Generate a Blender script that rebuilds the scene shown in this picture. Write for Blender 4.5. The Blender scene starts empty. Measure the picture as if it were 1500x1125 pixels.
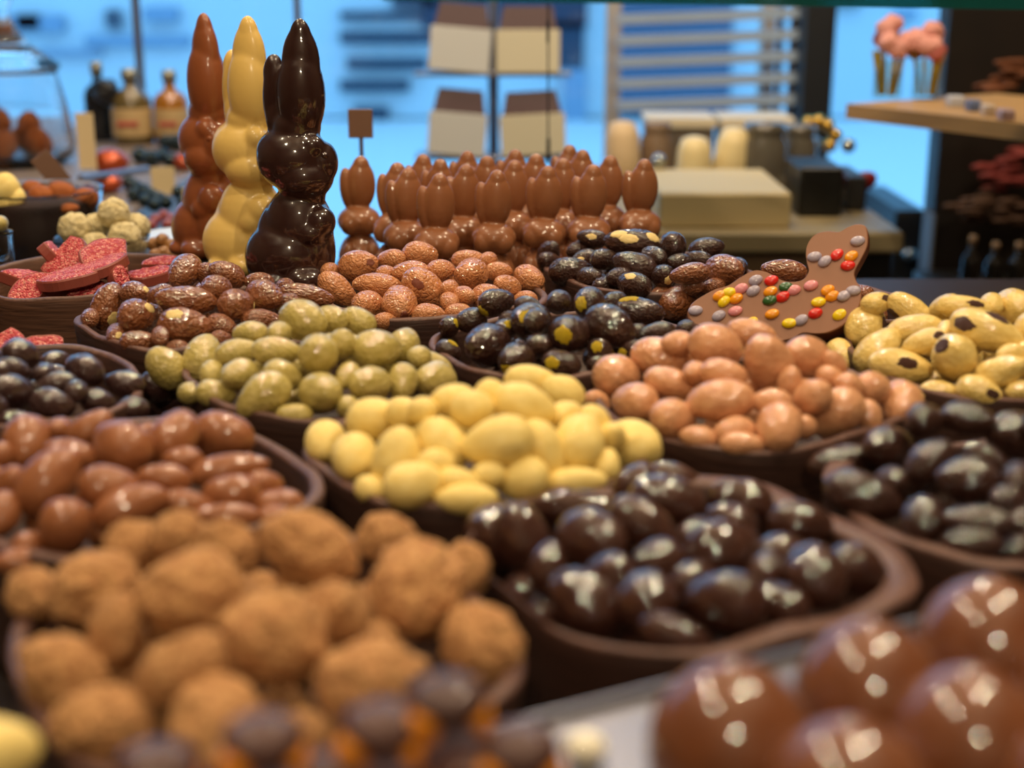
import bpy, math, random
import numpy as np
from mathutils import Vector, Matrix, noise as mnoise

# ------------------------------------------------------------------ camera, world, lights, exposure
SC = bpy.context.scene
COL = SC.collection
F = 2100.0                      # focal length in pixels of the 1500 px wide frame
PITCH = math.radians(16.5)
CAMH = 0.30
cam_d = bpy.data.cameras.new('camera'); cam = bpy.data.objects.new('camera', cam_d); COL.objects.link(cam)
cam.location = (0, 0, CAMH); cam.rotation_euler = (math.radians(90) - PITCH, 0, 0)
cam_d.sensor_width = 36; cam_d.lens = 36 * F / 1500
cam_d.clip_start = 0.02; cam_d.clip_end = 100
cam_d.dof.use_dof = True; cam_d.dof.focus_distance = 1.0; cam_d.dof.aperture_fstop = 4.5
SC.camera = cam
SC.view_settings.view_transform = 'Standard'; SC.view_settings.look = 'None'
SC.view_settings.exposure = 0.12; SC.view_settings.gamma = 1; SC.view_settings.use_curve_mapping = False

W = bpy.data.worlds.new('world'); SC.world = W; W.use_nodes = True
wn = W.node_tree.nodes; bg = wn['Background']
bg.inputs['Color'].default_value = (0.23, 0.60, 1.0, 1); bg.inputs['Strength'].default_value = 2.6

def lamp(x, y, z, e, r=0.022, c=(1.0, 0.81, 0.55)):
    l = bpy.data.lights.new('ceiling_lamp_light', 'POINT'); l.energy = e; l.shadow_soft_size = r; l.color = c
    o = bpy.data.objects.new('ceiling_lamp_light', l); o.location = (x, y, z); COL.objects.link(o)
LS = 1.3
for (x, y, z, e) in [(0.05, -1.05, 1.30, 24), (-0.62, 0.10, 1.5, 13), (0.32, 0.42, 1.5, 20), (-0.75, 0.85, 1.5, 14),
                     (0.85, 0.75, 1.5, 14), (-0.1, 1.45, 1.55, 12), (-0.9, 1.9, 1.6, 15), (0.7, 1.65, 1.6, 19), (0.0, 2.2, 1.6, 20)]:
    lamp(x, y, z, e * LS)

# ------------------------------------------------------------------ projection helpers (photo pixel -> place)
cp, sp = math.cos(PITCH), math.sin(PITCH)
CAM = np.array([0, 0, CAMH]); RT = np.array([1., 0, 0]); FW = np.array([0, cp, -sp]); UP = np.array([0, sp, cp])
def ray(u, v): return FW + RT * (u - 750) / F + UP * (562.5 - v) / F          # unit depth along FW
def at_y(u, v, Y):
    d = ray(u, v); return CAM + d * (Y / d[1])
def at_z(u, v, Z):
    d = ray(u, v); return CAM + d * ((Z - CAMH) / d[2])
def depth(p): return float((np.array(p) - CAM) @ FW)
def proj(p):
    q = np.array(p) - CAM; d = q @ FW
    return 750 + F * (q @ RT) / d, 562.5 - F * (q @ UP) / d

# ------------------------------------------------------------------ materials
def srgb(h):
    if isinstance(h, str): c = [int(h[i:i+2], 16) / 255 for i in (0, 2, 4)]
    else: c = [x / 255 for x in h]
    return tuple(x / 12.92 if x <= .04045 else ((x + .055) / 1.055) ** 2.4 for x in c) + (1,)
def newmat(name):
    m = bpy.data.materials.new(name); m.use_nodes = True
    return m, m.node_tree.nodes, m.node_tree.links, m.node_tree.nodes['Principled BSDF']
def simple(name, col, rough=.5, metal=0, coat=0, **kw):
    m, n, l, b = newmat(name)
    b.inputs['Base Color'].default_value = srgb(col); b.inputs['Roughness'].default_value = rough
    b.inputs['Metallic'].default_value = metal; b.inputs['Coat Weight'].default_value = coat
    b.inputs['Coat Roughness'].default_value = .08
    for k, v in kw.items(): b.inputs[k].default_value = v
    return m
def objvec(n, l, rnd=True):
    tc = n.new('ShaderNodeTexCoord')
    if not rnd: return tc.outputs['Object']
    oi = n.new('ShaderNodeObjectInfo'); mu = n.new('ShaderNodeMath'); mu.operation = 'MULTIPLY'; mu.inputs[1].default_value = 57.
    l.new(oi.outputs['Random'], mu.inputs[0])
    ad = n.new('ShaderNodeVectorMath'); ad.operation = 'ADD'
    st = n.new('ShaderNodeVectorMath'); st.operation = 'MULTIPLY'; st.inputs[1].default_value = (1.4, 1, 1); l.new(tc.outputs['Object'], st.inputs[0])
    l.new(st.outputs[0], ad.inputs[0]); l.new(mu.outputs[0], ad.inputs[1])
    return ad.outputs[0]
def sweet(name, c1, c2, rough=.35, coat=.6, bump='none', bs=7., bstr=.5, nscale=2.5, sss=0., c3=None, coatr=.12, bdist=.002, cior=1.6, spec=.35):
    """coated sweet: two-tone noise colour, bump of 'cells' (crackled glaze), 'lumps' or 'dust'"""
    m, n, l, b = newmat(name)
    vec = objvec(n, l)
    nz = n.new('ShaderNodeTexNoise'); nz.inputs['Scale'].default_value = nscale; nz.inputs['Detail'].default_value = 5
    l.new(vec, nz.inputs['Vector'])
    rp = n.new('ShaderNodeValToRGB'); rp.color_ramp.elements[0].position = .35; rp.color_ramp.elements[1].position = .65
    rp.color_ramp.elements[0].color = srgb(c1); rp.color_ramp.elements[1].color = srgb(c2)
    l.new(nz.outputs['Fac'], rp.inputs['Fac'])
    l.new(rp.outputs['Color'], b.inputs['Base Color'])
    b.inputs['Roughness'].default_value = rough; b.inputs['Coat Weight'].default_value = coat; b.inputs['Coat Roughness'].default_value = coatr; b.inputs['Coat IOR'].default_value = cior; b.inputs['Specular IOR Level'].default_value = spec
    if sss: b.inputs['Subsurface Weight'].default_value = sss; b.inputs['Subsurface Radius'].default_value = (.004, .002, .001); b.inputs['Subsurface Scale'].default_value = 1
    if bump != 'none':
        if bump == 'cells':
            vo = n.new('ShaderNodeTexVoronoi'); vo.feature = 'SMOOTH_F1'; vo.inputs['Scale'].default_value = bs; vo.inputs['Smoothness'].default_value = .35
            wv = n.new('ShaderNodeTexNoise'); wv.inputs['Scale'].default_value = 3.; l.new(vec, wv.inputs['Vector'])
            mx = n.new('ShaderNodeVectorMath'); mx.operation = 'MULTIPLY_ADD'; mx.inputs[1].default_value = (.35, .35, .35)
            l.new(wv.outputs['Color'], mx.inputs[0]); l.new(vec, mx.inputs[2]); l.new(mx.outputs[0], vo.inputs['Vector'])
            iv = n.new('ShaderNodeMath'); iv.operation = 'MULTIPLY'; iv.inputs[1].default_value = -1; l.new(vo.outputs['Distance'], iv.inputs[0]); h = iv.outputs[0]
        elif bump == 'veins':
            vo = n.new('ShaderNodeTexVoronoi'); vo.feature = 'DISTANCE_TO_EDGE'; vo.inputs['Scale'].default_value = bs
            wv = n.new('ShaderNodeTexNoise'); wv.inputs['Scale'].default_value = 2.5; l.new(vec, wv.inputs['Vector'])
            mx = n.new('ShaderNodeVectorMath'); mx.operation = 'MULTIPLY_ADD'; mx.inputs[1].default_value = (.5, .5, .5)
            l.new(wv.outputs['Color'], mx.inputs[0]); l.new(vec, mx.inputs[2]); l.new(mx.outputs[0], vo.inputs['Vector'])
            cl = n.new('ShaderNodeMapRange'); cl.interpolation_type = 'SMOOTHSTEP'; cl.inputs['From Max'].default_value = .3; l.new(vo.outputs['Distance'], cl.inputs['Value']); h = cl.outputs[0]
        else:
            n2 = n.new('ShaderNodeTexNoise'); n2.inputs['Scale'].default_value = bs; n2.inputs['Detail'].default_value = 2 if bump == 'lumps' else 7
            l.new(vec, n2.inputs['Vector']); h = n2.outputs['Fac']
        bp = n.new('ShaderNodeBump'); bp.inputs['Strength'].default_value = bstr; bp.inputs['Distance'].default_value = bdist
        l.new(h, bp.inputs['Height']); l.new(bp.outputs[0], b.inputs['Normal']); l.new(bp.outputs[0], b.inputs['Coat Normal'])
    return m
def bark(name, c1, c2, rough=.55, vert=False, bstr=.5):
    """moulded chocolate with the fine horizontal grain of bark"""
    m, n, l, b = newmat(name)
    tc = n.new('ShaderNodeTexCoord'); mp = n.new('ShaderNodeMapping')
    mp.inputs['Scale'].default_value = (40, 40, 420) if not vert else (220, 220, 220)
    l.new(tc.outputs['Object'], mp.inputs['Vector'])
    nz = n.new('ShaderNodeTexNoise'); nz.inputs['Scale'].default_value = 1.; nz.inputs['Detail'].default_value = 6; nz.inputs['Distortion'].default_value = .4
    l.new(mp.outputs[0], nz.inputs['Vector'])
    rp = n.new('ShaderNodeValToRGB'); rp.color_ramp.elements[0].position = .3; rp.color_ramp.elements[1].position = .72
    rp.color_ramp.elements[0].color = srgb(c1); rp.color_ramp.elements[1].color = srgb(c2)
    l.new(nz.outputs['Fac'], rp.inputs['Fac']); l.new(rp.outputs[0], b.inputs['Base Color'])
    b.inputs['Roughness'].default_value = rough
    bp = n.new('ShaderNodeBump'); bp.inputs['Strength'].default_value = bstr; bp.inputs['Distance'].default_value = .001
    l.new(nz.outputs['Fac'], bp.inputs['Height']); l.new(bp.outputs[0], b.inputs['Normal'])
    return m
def glass(name, tint=(1, 1, 1), refl=.0, rough=.02):
    m, n, l, b = newmat(name)
    b.inputs['Base Color'].default_value = (*tint, 1); b.inputs['Transmission Weight'].default_value = 1; b.inputs['Roughness'].default_value = rough
    b.inputs['IOR'].default_value = 1.45
    return m
def pane(name, tint=(1, 1, 1)):
    m, n, l, b = newmat(name); n.remove(b)
    t = n.new('ShaderNodeBsdfTransparent'); t.inputs[0].default_value = (*tint, 1)
    g = n.new('ShaderNodeBsdfGlossy'); g.inputs['Roughness'].default_value = .03
    lw = n.new('ShaderNodeLayerWeight'); lw.inputs[0].default_value = .5
    pw = n.new('ShaderNodeMath'); pw.operation = 'POWER'; pw.inputs[1].default_value = 4; l.new(lw.outputs['Facing'], pw.inputs[0])
    ma = n.new('ShaderNodeMath'); ma.operation = 'MULTIPLY_ADD'; ma.inputs[1].default_value = .6; ma.inputs[2].default_value = .04; l.new(pw.outputs[0], ma.inputs[0])
    mx = n.new('ShaderNodeMixShader'); l.new(ma.outputs[0], mx.inputs[0]); l.new(t.outputs[0], mx.inputs[1]); l.new(g.outputs[0], mx.inputs[2])
    l.new(mx.outputs[0], n['Material Output'].inputs[0]); return m

M = dict(
    brown=sweet('glossy_brown_glaze', '7a4526', '8f5530', .45, 1., 'cells', 4.4, .55, coatr=.03, cior=2.),
    green=sweet('olive_green_glaze', 'b3a154', 'c4b26c', .45, .8, 'cells', 4.2, .28, coatr=.06, cior=1.8),
    caramel=sweet('caramel_glaze', 'bd7a4c', 'd08e5e', .32, .8, 'veins', 2.9, .42, coatr=.03, cior=1.9),
    dark=sweet('dark_glaze', '2e1712', '3a1f17', .5, 1., 'cells', 4.6, .36, coatr=.03, cior=1.8, spec=.2),
    darksm=sweet('smooth_dark_glaze', '301914', '41231b', .25, .9, 'lumps', 5, .5),
    purple=sweet('purplish_dark_glaze', '35201f', '3c2322', .45, 1., 'cells', 3.6, .24, coatr=.04, cior=1.8, spec=.3),
    yellow=sweet('pale_yellow_glaze', 'ecd07a', 'f3dc8c', .6, .12, 'lumps', 9, .15),
    peach=sweet('peach_glaze', 'cc9066', 'daa278', .45, .8, 'cells', 4.4, .28, coatr=.06, cior=1.8),
    cream=sweet('cream_yellow_glaze', 'e0c06a', 'ebd082', .42, .9, 'cells', 4.2, .24, coatr=.05, cior=1.8),
    milk=sweet('milk_chocolate_coating', '8c5534', '9c623e', .45, .5, 'lumps', 2.5, .12, coatr=.12),
    truffle=sweet('cocoa_dusted', 'ba8355', 'dfab73', .85, 0, 'dust', 7, .9, nscale=4, bdist=.004),
    fdark=sweet('front_dark_glaze', '341a13', '42231a', .5, 1., 'cells', 3.0, .17, nscale=1.5, coatr=.03, cior=1.8, spec=.2),
    ball=sweet('polished_milk_chocolate', '6c3c20', '784526', .45, 1., 'none', coatr=.03, cior=1.7),
    rabbitbrown=sweet('moulded_milk_chocolate', '8a4c2a', '93532f', .42, .5, 'none', coatr=.15),
    rabbitwhite=sweet('moulded_white_chocolate', 'e6c068', 'ecc974', .45, .4, 'none', coatr=.2),
    rabbitdark=sweet('moulded_dark_chocolate', '2a1512', '331b17', .35, 1., 'none', coatr=.08, cior=1.8, spec=.2),
    bunny=sweet('bunny_milk_chocolate', '8f5a38', '976140', .4, .5, 'none', coatr=.12),
    wall=bark('dark_bark_chocolate', '35211b', '4a2f27'),
    rim=bark('pale_rim_chocolate', '543830', '6e4c42', .5, True),
    wood=bark('brown_bark_chocolate', '4b3023', '6d4a38'),
    plaque=simple('plaque_milk_chocolate', '94654a', .42, coat=.2),
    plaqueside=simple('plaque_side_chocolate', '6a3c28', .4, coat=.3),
    ruby=simple('ruby_chocolate', '8e4438', .45, coat=.2),
    yellowdot=sweet('yellow_sugar_crumb', 'f0c800', 'fadc20', .6, .2, 'cells', 220, .9, 200, bdist=.0006),
    paledot=sweet('pale_almond_patch', 'ddbf76', 'ead394', .5, .2, 'lumps', 200, .3, 150, bdist=.0005),
    browndot=sweet('brown_chocolate_spot', '4a2a20', '63392b', .5, .3, 'cells', 220, .8, 150, bdist=.0006),
    tip=sweet('dark_caramel_tip', '7a3a25', '8f4a30', .4, .5, 'cells', 220, .5, 150, bdist=.0005),
    tabletop=simple('dark_table', '241812', .45),
    black=simple('black_lacquer', '121110', .4), steel=simple('brushed_steel', '8c8a92', .35, .8),
    card=simple('cream_card', 'dcc79c', .7), cardb=simple('brown_card', '7a5a48', .6),
    clear=glass('clear_glass'),
)
for k, c in dict(lilac='a9a0b4', yellow='f2cf10', orange='f0980f', pink='e08f98', red='d8221a', green='2c5a2a').items():
    M['c_' + k] = simple('sugar_shell_' + k, c, .3, coat=.5)
def ruby_sprinkle():
    m, n, l, b = newmat('red_raspberry_crumbs')
    tc = n.new('ShaderNodeTexCoord')
    vo = n.new('ShaderNodeTexVoronoi'); vo.inputs['Scale'].default_value = 650; l.new(tc.outputs['Object'], vo.inputs['Vector'])
    rp = n.new('ShaderNodeValToRGB'); e = rp.color_ramp.elements; e[0].position = 0; e[0].color = srgb('a82430'); e[1].position = 1; e[1].color = srgb('e09a8c')
    e2 = rp.color_ramp.elements.new(.45); e2.color = srgb('b83c46'); e3 = rp.color_ramp.elements.new(.7); e3.color = srgb('cf6560')
    sx = n.new('ShaderNodeSeparateColor'); l.new(vo.outputs['Color'], sx.inputs[0]); l.new(sx.outputs[0], rp.inputs[0]); l.new(rp.outputs[0], b.inputs['Base Color'])
    b.inputs['Roughness'].default_value = .5
    bp = n.new('ShaderNodeBump'); bp.inputs['Strength'].default_value = 1; bp.inputs['Distance'].default_value = .0012; bp.invert = True
    l.new(vo.outputs['Distance'], bp.inputs['Height']); l.new(bp.outputs[0], b.inputs['Normal']); return m
M['crumbs'] = ruby_sprinkle()

# ------------------------------------------------------------------ mesh helpers
def mesh_from(name, verts, faces, mats, smooth=True, fm=None):
    me = bpy.data.meshes.new(name); me.from_pydata([tuple(map(float, v)) for v in verts], [], faces)
    for m in (mats if isinstance(mats, (list, tuple)) else [mats]): me.materials.append(m)
    if smooth: me.polygons.foreach_set('use_smooth', [True] * len(me.polygons))
    if fm: me.polygons.foreach_set('material_index', fm)
    me.update(); return me
def link(name, me, parent=None, loc=(0, 0, 0)):
    o = bpy.data.objects.new(name, me); COL.objects.link(o); o.location = loc
    if parent is not None: o.parent = parent
    return o
def tag(o, label, cat, group=None, kind=None):
    o['label'] = label; o['category'] = cat
    if group: o['group'] = group
    if kind: o['kind'] = kind
    return o
def thing(name, label, cat, loc, group=None, rz=0):
    o = bpy.data.objects.new(name, None); COL.objects.link(o); o.location = tuple(map(float, loc)); o.rotation_euler = (0, 0, rz)
    o.empty_display_size = .01
    return tag(o, label, cat, group)
class MB:
    def __init__(s): s.v = []; s.f = []
    def add(s, v, f):
        k = len(s.v); s.v += [tuple(map(float, p)) for p in v]; s.f += [tuple(i + k for i in q) for q in f]; return s
    def box(s, x0, x1, y0, y1, z0, z1):
        v = [(x, y, z) for z in (z0, z1) for y in (y0, y1) for x in (x0, x1)]
        return s.add(v, [(0, 2, 3, 1), (4, 5, 7, 6), (0, 1, 5, 4), (2, 6, 7, 3), (0, 4, 6, 2), (1, 3, 7, 5)])
    def rbox(s, x0, x1, y0, y1, z0, z1, r=.003):        # bevelled box
        vs = []; fs = []
        zz = [(z0, r), (z0 + r, 0), (z1 - r, 0), (z1, r)]; ring = []
        for z, i in zz:
            c = [(x0 + i, y0 + r), (x0 + r, y0 + i), (x1 - r, y0 + i), (x1 - i, y0 + r), (x1 - i, y1 - r), (x1 - r, y1 - i), (x0 + r, y1 - i), (x0 + i, y1 - r)]
            vs += [(x, y, z) for x, y in c]
        for k in range(3):
            for j in range(8): a = k * 8 + j; b = k * 8 + (j + 1) % 8; fs.append((a, b, b + 8, a + 8))
        fs.append(tuple(range(7, -1, -1))); fs.append(tuple(range(24, 32)))
        return s.add(vs, fs)
    def prism(s, poly, z0, z1):
        n = len(poly); v = [(x, y, z0) for x, y in poly] + [(x, y, z1) for x, y in poly]
        return s.add(v, [tuple(range(n - 1, -1, -1)), tuple(range(n, 2 * n))] + [(i, (i + 1) % n, n + (i + 1) % n, n + i) for i in range(n)])
    def lathe(s, prof, n=40, c=(0, 0, 0)):
        v = []; f = []
        for r, z in prof:
            for i in range(n): a = 2 * math.pi * i / n; v.append((c[0] + r * math.cos(a), c[1] + r * math.sin(a), c[2] + z))
        for k in range(len(prof) - 1):
            for i in range(n): j = (i + 1) % n; f.append((k * n + i, k * n + j, (k + 1) * n + j, (k + 1) * n + i))
        f.append(tuple(range(n - 1, -1, -1))); f.append(tuple((len(prof) - 1) * n + i for i in range(n)))
        return s.add(v, f)
    def tube(s, p, q, r, n=12):
        p, q = Vector(p), Vector(q); d = (q - p).normalized(); a = d.orthogonal().normalized(); b = d.cross(a)
        v = [tuple(o + (a * math.cos(2 * math.pi * i / n) + b * math.sin(2 * math.pi * i / n)) * r) for o in (p, q) for i in range(n)]
        return s.add(v, [(i, (i + 1) % n, n + (i + 1) % n, n + i) for i in range(n)] + [tuple(range(n - 1, -1, -1)), tuple(range(n, 2 * n))])
    def ball(s, c, r, n=16):
        r = (r, r, r) if not isinstance(r, (tuple, list)) else r
        v = []; f = []
        for k in range(n + 1):
            th = math.pi * k / n
            for i in range(2 * n):
                a = math.pi * i / n; v.append((c[0] + r[0] * math.sin(th) * math.cos(a), c[1] + r[1] * math.sin(th) * math.sin(a), c[2] - r[2] * math.cos(th)))
        m = 2 * n
        for k in range(n):
            for i in range(m): j = (i + 1) % m; f.append((k * m + i, k * m + j, (k + 1) * m + j, (k + 1) * m + i))
        return s.add(v, f)
    def build(s, name, mat, parent=None, loc=(0, 0, 0), smooth=False):
        return link(name, mesh_from(name, s.v, s.f, mat, smooth), parent, loc)
def remesh(name, ells, mat, voxel, smooth=6, floor=None):
    """union of ellipsoids (centre, radii, euler degrees) fused into one smooth skin"""
    mb = MB()
    for e in ells:
        c, r = e[0], e[1]; R = Matrix.Identity(3)
        if len(e) > 2: a = [math.radians(t) for t in e[2]]; R = (Matrix.Rotation(a[2], 3, 'Z') @ Matrix.Rotation(a[1], 3, 'Y') @ Matrix.Rotation(a[0], 3, 'X'))
        t = MB().ball((0, 0, 0), 1.0, 14)
        mb.add([tuple(R @ Vector((v[0] * r[0], v[1] * r[1], v[2] * r[2])) + Vector(c)) for v in t.v], t.f)
    me = mesh_from(name, mb.v, mb.f, mat)
    o = bpy.data.objects.new('mould', me); COL.objects.link(o)
    m = o.modifiers.new('r', 'REMESH'); m.mode = 'VOXEL'; m.voxel_size = voxel; m.use_smooth_shade = True
    m = o.modifiers.new('s', 'SMOOTH'); m.factor = .5; m.iterations = smooth
    dg = bpy.context.evaluated_depsgraph_get(); dg.update()
    out = bpy.data.meshes.new_from_object(o.evaluated_get(dg)); bpy.data.objects.remove(o)
    if floor is not None:
        for v in out.vertices:
            if v.co.z < floor: v.co.z = floor
    if not out.materials: out.materials.append(mat)
    out.polygons.foreach_set('use_smooth', [True] * len(out.polygons)); out.name = name
    return out

# ------------------------------------------------------------------ bowls
def outline(p, sc=1., off=0., n=120, wob=0., seed=0):
    cx, cy, a, b, ph, e = p; out = []
    for i in range(n):
        t = 2 * math.pi * i / n; c, s = math.cos(t), math.sin(t)
        w = 1 + wob * (mnoise.noise(Vector((c * 1.7, s * 1.7, seed * 7.3))))
        x = (a * sc - off) * w * math.copysign(abs(c) ** (2 / e), c); y = (b * sc - off) * w * math.copysign(abs(s) ** (2 / e), s)
        out.append((x * math.cos(ph) - y * math.sin(ph), x * math.sin(ph) + y * math.cos(ph)))
    return out
def make_bowl(name, label, p, zr=.07, t=.005, mw='wall', mr='rim', inner=None, taper=.93, seed=0, wob=.03, group='chocolate bowls on the display'):
    n = 120; R = []
    def ring(o, z, wz=0.): R.append([(x, y, z + wz * mnoise.noise(Vector((x * 30, y * 30, seed * 3.1)))) for x, y in o])
    ow = dict(n=n, wob=wob, seed=seed)
    ring(outline(p, taper, **ow), 0.0)
    for k in range(1, 7): ring(outline(p, taper + (1 - taper) * k / 7, **ow), zr * k / 7)
    ring(outline(p, 1, **ow), zr - .0015, .003); k_r0 = len(R) - 1
    ring(outline(p, 1, .0008, **ow), zr, .003)
    if inner is None: iq = lambda off, sc=1.: outline(p, sc, t + off, **ow)
    else:
        dx, dy, s2 = inner
        iq = lambda off, sc=1.: [(x + dx, y + dy) for x, y in outline(p, s2 * sc, off, n=n, wob=wob * 1.6, seed=seed + 5)]
    ring(iq(-.0008), zr, .003); ring(iq(0), zr - .0018, .003); k_r1 = len(R) - 1
    for k in range(1, 5): ring(iq(0, 1 - .06 * k / 4), zr + (.038 - zr) * k / 4)
    v = [q for r in R for q in r]; f = []; fm = []
    for k in range(len(R) - 1):
        for i in range(n):
            j = (i + 1) % n; f.append((k * n + i, k * n + j, (k + 1) * n + j, (k + 1) * n + i)); fm.append(1 if k_r0 <= k < k_r1 else 0)
    f.append(tuple(range(n - 1, -1, -1))); fm.append(0); f.append(tuple((len(R) - 1) * n + i for i in range(n))); fm.append(0)
    me = mesh_from(name, v, f, [M[mw], M[mr]], True, fm)
    return tag(link(name, me, None, (p[0], p[1], 0)), label, 'bowl', group)

BOWL = dict(
    YEL=[-0.016, 0.6708, 0.0759, 0.0809, -1.0246, 2.836],
    TRU=[-0.0892, 0.4619, 0.0873, 0.084, 2.0679, 3.0],
    FD=[0.0705, 0.5364, 0.0803, 0.078, 0.4865, 3.26],
    RD=[0.222, 0.601, 0.078, 0.0745, 0.2141, 2.79],
    SAL=[0.133, 0.7526, 0.0761, 0.085, -0.9085, 2.88],
    GRN=[-0.1129, 0.8004, 0.072, 0.0818, 0.4981, 2.76],
    YD=[0.0344, 0.8717, 0.0827, 0.0723, 0.4544, 2.83],
    CAR=[-0.0623, 1.0182, 0.0818, 0.079, -1.0316, 3.0],
    BRN=[-0.2052, 0.9387, 0.0799, 0.0799, 0.6709, 3.09],
    YS=[0.2892, 0.8369, 0.0799, 0.0836, 0.1391, 3.4],
    DP=[0.1054, 1.0888, 0.0762, 0.0725, -1.05, 3.0],
    BR2=[0.2113, 0.9786, 0.0669, 0.0688, 0.3558, 2.9],
    WOOD=[-0.324, 1.075, 0.083, 0.08, 0.4681, 2.6],
    MILK=[-0.175, 0.6235, 0.0906, 0.0771, -1.0, 2.9],
    DL=[-0.292, 0.772, 0.08, 0.082, 0.4, 3.0],
)
BL = dict(
    YEL='dark chocolate bark bowl in the centre holding pale yellow almonds', TRU='dark chocolate bark bowl at the front left holding cocoa-dusted truffles',
    FD='thick-rimmed dark chocolate bowl in the front holding glossy dark nuts', RD='dark chocolate bowl at the right edge holding glossy dark nuts',
    SAL='dark chocolate bowl right of centre holding peach-coloured almonds', GRN='dark chocolate bowl holding olive-green almonds, left of centre',
    YD='dark chocolate bowl holding dark nuts with bright yellow spots', CAR='dark chocolate bowl holding caramel nuts in front of small bunnies',
    BRN='dark chocolate bowl holding glossy brown almonds in front of tall rabbits', YS='dark chocolate bowl holding cream-yellow almonds with brown spots',
    DP='dark chocolate bowl at the back holding dark almonds with pale spots', BR2='dark chocolate bowl of brown nuts behind the sprinkled duck plaque',
    WOOD='brown bark-grained bowl at the left holding ruby chocolate tablets', MILK='dark chocolate bowl on the left holding matte milk chocolate almonds',
    DL='dark chocolate bowl at the left edge holding purplish dark almonds')
for i, (k, p) in enumerate(BOWL.items()):
    make_bowl('chocolate_bowl', BL[k], p, seed=i, inner=(-.0065, -.003, .915) if k == 'FD' else ((.002, 0, .92) if k == 'RD' else None),
              mw='wood' if k == 'WOOD' else 'wall', t=.006 if k in ('TRU', 'MILK') else .0048)

# ------------------------------------------------------------------ nuts
def nut_r(d, seed, amp, kind):
    """surface point (unit scale, long axis x) of nut variant for unit direction d"""
    v = Vector(d); n1 = mnoise.noise(v * 1.3 + Vector((seed * 9.1, 3.3, seed * 2.7)))
    r = 1 + amp * n1
    if kind == 'truffle':
        r += .10 * mnoise.noise(v * 2.6 + Vector((seed * 5.1, 1, 2))) + .045 * mnoise.noise(v * 6 + Vector((seed * 3.1, 7, 2))) + .02 * mnoise.noise(v * 14 + Vector((seed, 7, 2)))
    elif kind == 'crackle':
        r += .02 * mnoise.noise(v * 5 + Vector((seed * 3.1, 7, 2)))
    else: r += .012 * mnoise.noise(v * 4 + Vector((seed * 3.1, 7, 2)))
    egg = 1 - .13 * v.x if kind != 'truffle' else 1
    return Vector((v.x * r, v.y * r * egg, v.z * r * egg))
def ico(sub):
    import bmesh
    bm = bmesh.new(); bmesh.ops.create_icosphere(bm, subdivisions=sub, radius=1); vs = [v.co.normalized() for v in bm.verts]; fs = [tuple(x.index for x in f.verts) for f in bm.faces]; bm.free()
    return vs, fs
ICO = ico(5)
ICO6 = ico(6)
_nm = {}
def nut_mesh(matk, seed, amp, kind):
    key = (matk, seed)
    if key not in _nm:
        I = ICO6 if kind == 'truffle' else ICO
        _nm[key] = mesh_from(kind + '_body', [nut_r(v, seed, amp, kind) for v in I[0]], I[1], M[matk])
    return _nm[key]
def patch_mesh(d, ang, seed, amp, kind, scale, matk, R):
    """cap on the nut surface around local direction d, in nut local (scaled) space"""
    d = Vector(d).normalized(); a = d.orthogonal().normalized(); b = d.cross(a); n = 28; K = 6; v = []; f = []
    vo = Vector(scale)
    for k in range(K + 1):
        for i in range(n):
            th = 2 * math.pi * i / n; rad = ang * k / K * (1 + .34 * mnoise.noise(Vector((math.cos(th) * 2.2, math.sin(th) * 2.2, seed + 2.))))
            q = (d * math.cos(rad) + (a * math.cos(th) + b * math.sin(th)) * math.sin(rad)).normalized()
            p = nut_r(q, seed, amp, kind) * (1.022 if k < K else .985)
            v.append(p)
    for k in range(K):
        for i in range(n): j = (i + 1) % n; f.append((k * n + i, k * n + j, (k + 1) * n + j, (k + 1) * n + i))
    f = [q for q in f]
    v.append(nut_r(d, seed, amp, kind) * 1.022); c = len(v) - 1
    me = mesh_from('spot', v, f, M[matk]); return me

def T(lst, x0, y0, s):      # crop coordinates to full-photo pixels
    return [((q[0] / s + x0), (q[1] / s + y0), q[2] / s, q[3] / s, q[4]) + (([(a / s + x0, b / s + y0) for a, b in q[5]],) if len(q) > 5 else ()) for q in lst]
PA = (100, 340, 3.75); PB = (460, 320, 3.75); PC = (760, 300, 3.75); PH = (0, 470, 3.75)
# (x, y, long, short, angle[, spots [(x, y)...]])
N = {}
N['BRN'] = T([(640, 220, 200, 165, 50), (870, 235, 200, 140, -25), (755, 230, 120, 90, 80), (215, 405, 260, 165, 75, [(245, 478)]), (365, 335, 150, 130, 0, [(432, 312)]),
    (510, 345, 150, 110, 10), (385, 465, 210, 180, 0, [(452, 412)]), (645, 375, 320, 150, -5), (640, 520, 290, 190, -5, [(580, 450)]), (820, 320, 170, 150, -20),
    (925, 400, 190, 170, 10, [(1048, 415)]), (1080, 350, 200, 165, -20), (1045, 270, 160, 90, 0), (1310, 350, 300, 120, -10), (1190, 300, 100, 70, 0),
    (1196, 400, 150, 110, 30, [(1150, 412)]), (1060, 485, 220, 120, 0), (840, 515, 170, 120, -20), (265, 565, 120, 110, 60, [(280, 565)]), (390, 605, 210, 120, 0),
    (840, 590, 120, 80, 0), (595, 640, 130, 70, 0), (505, 575, 110, 80, 80), (122, 470, 110, 70, 80)], *PA)
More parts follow.
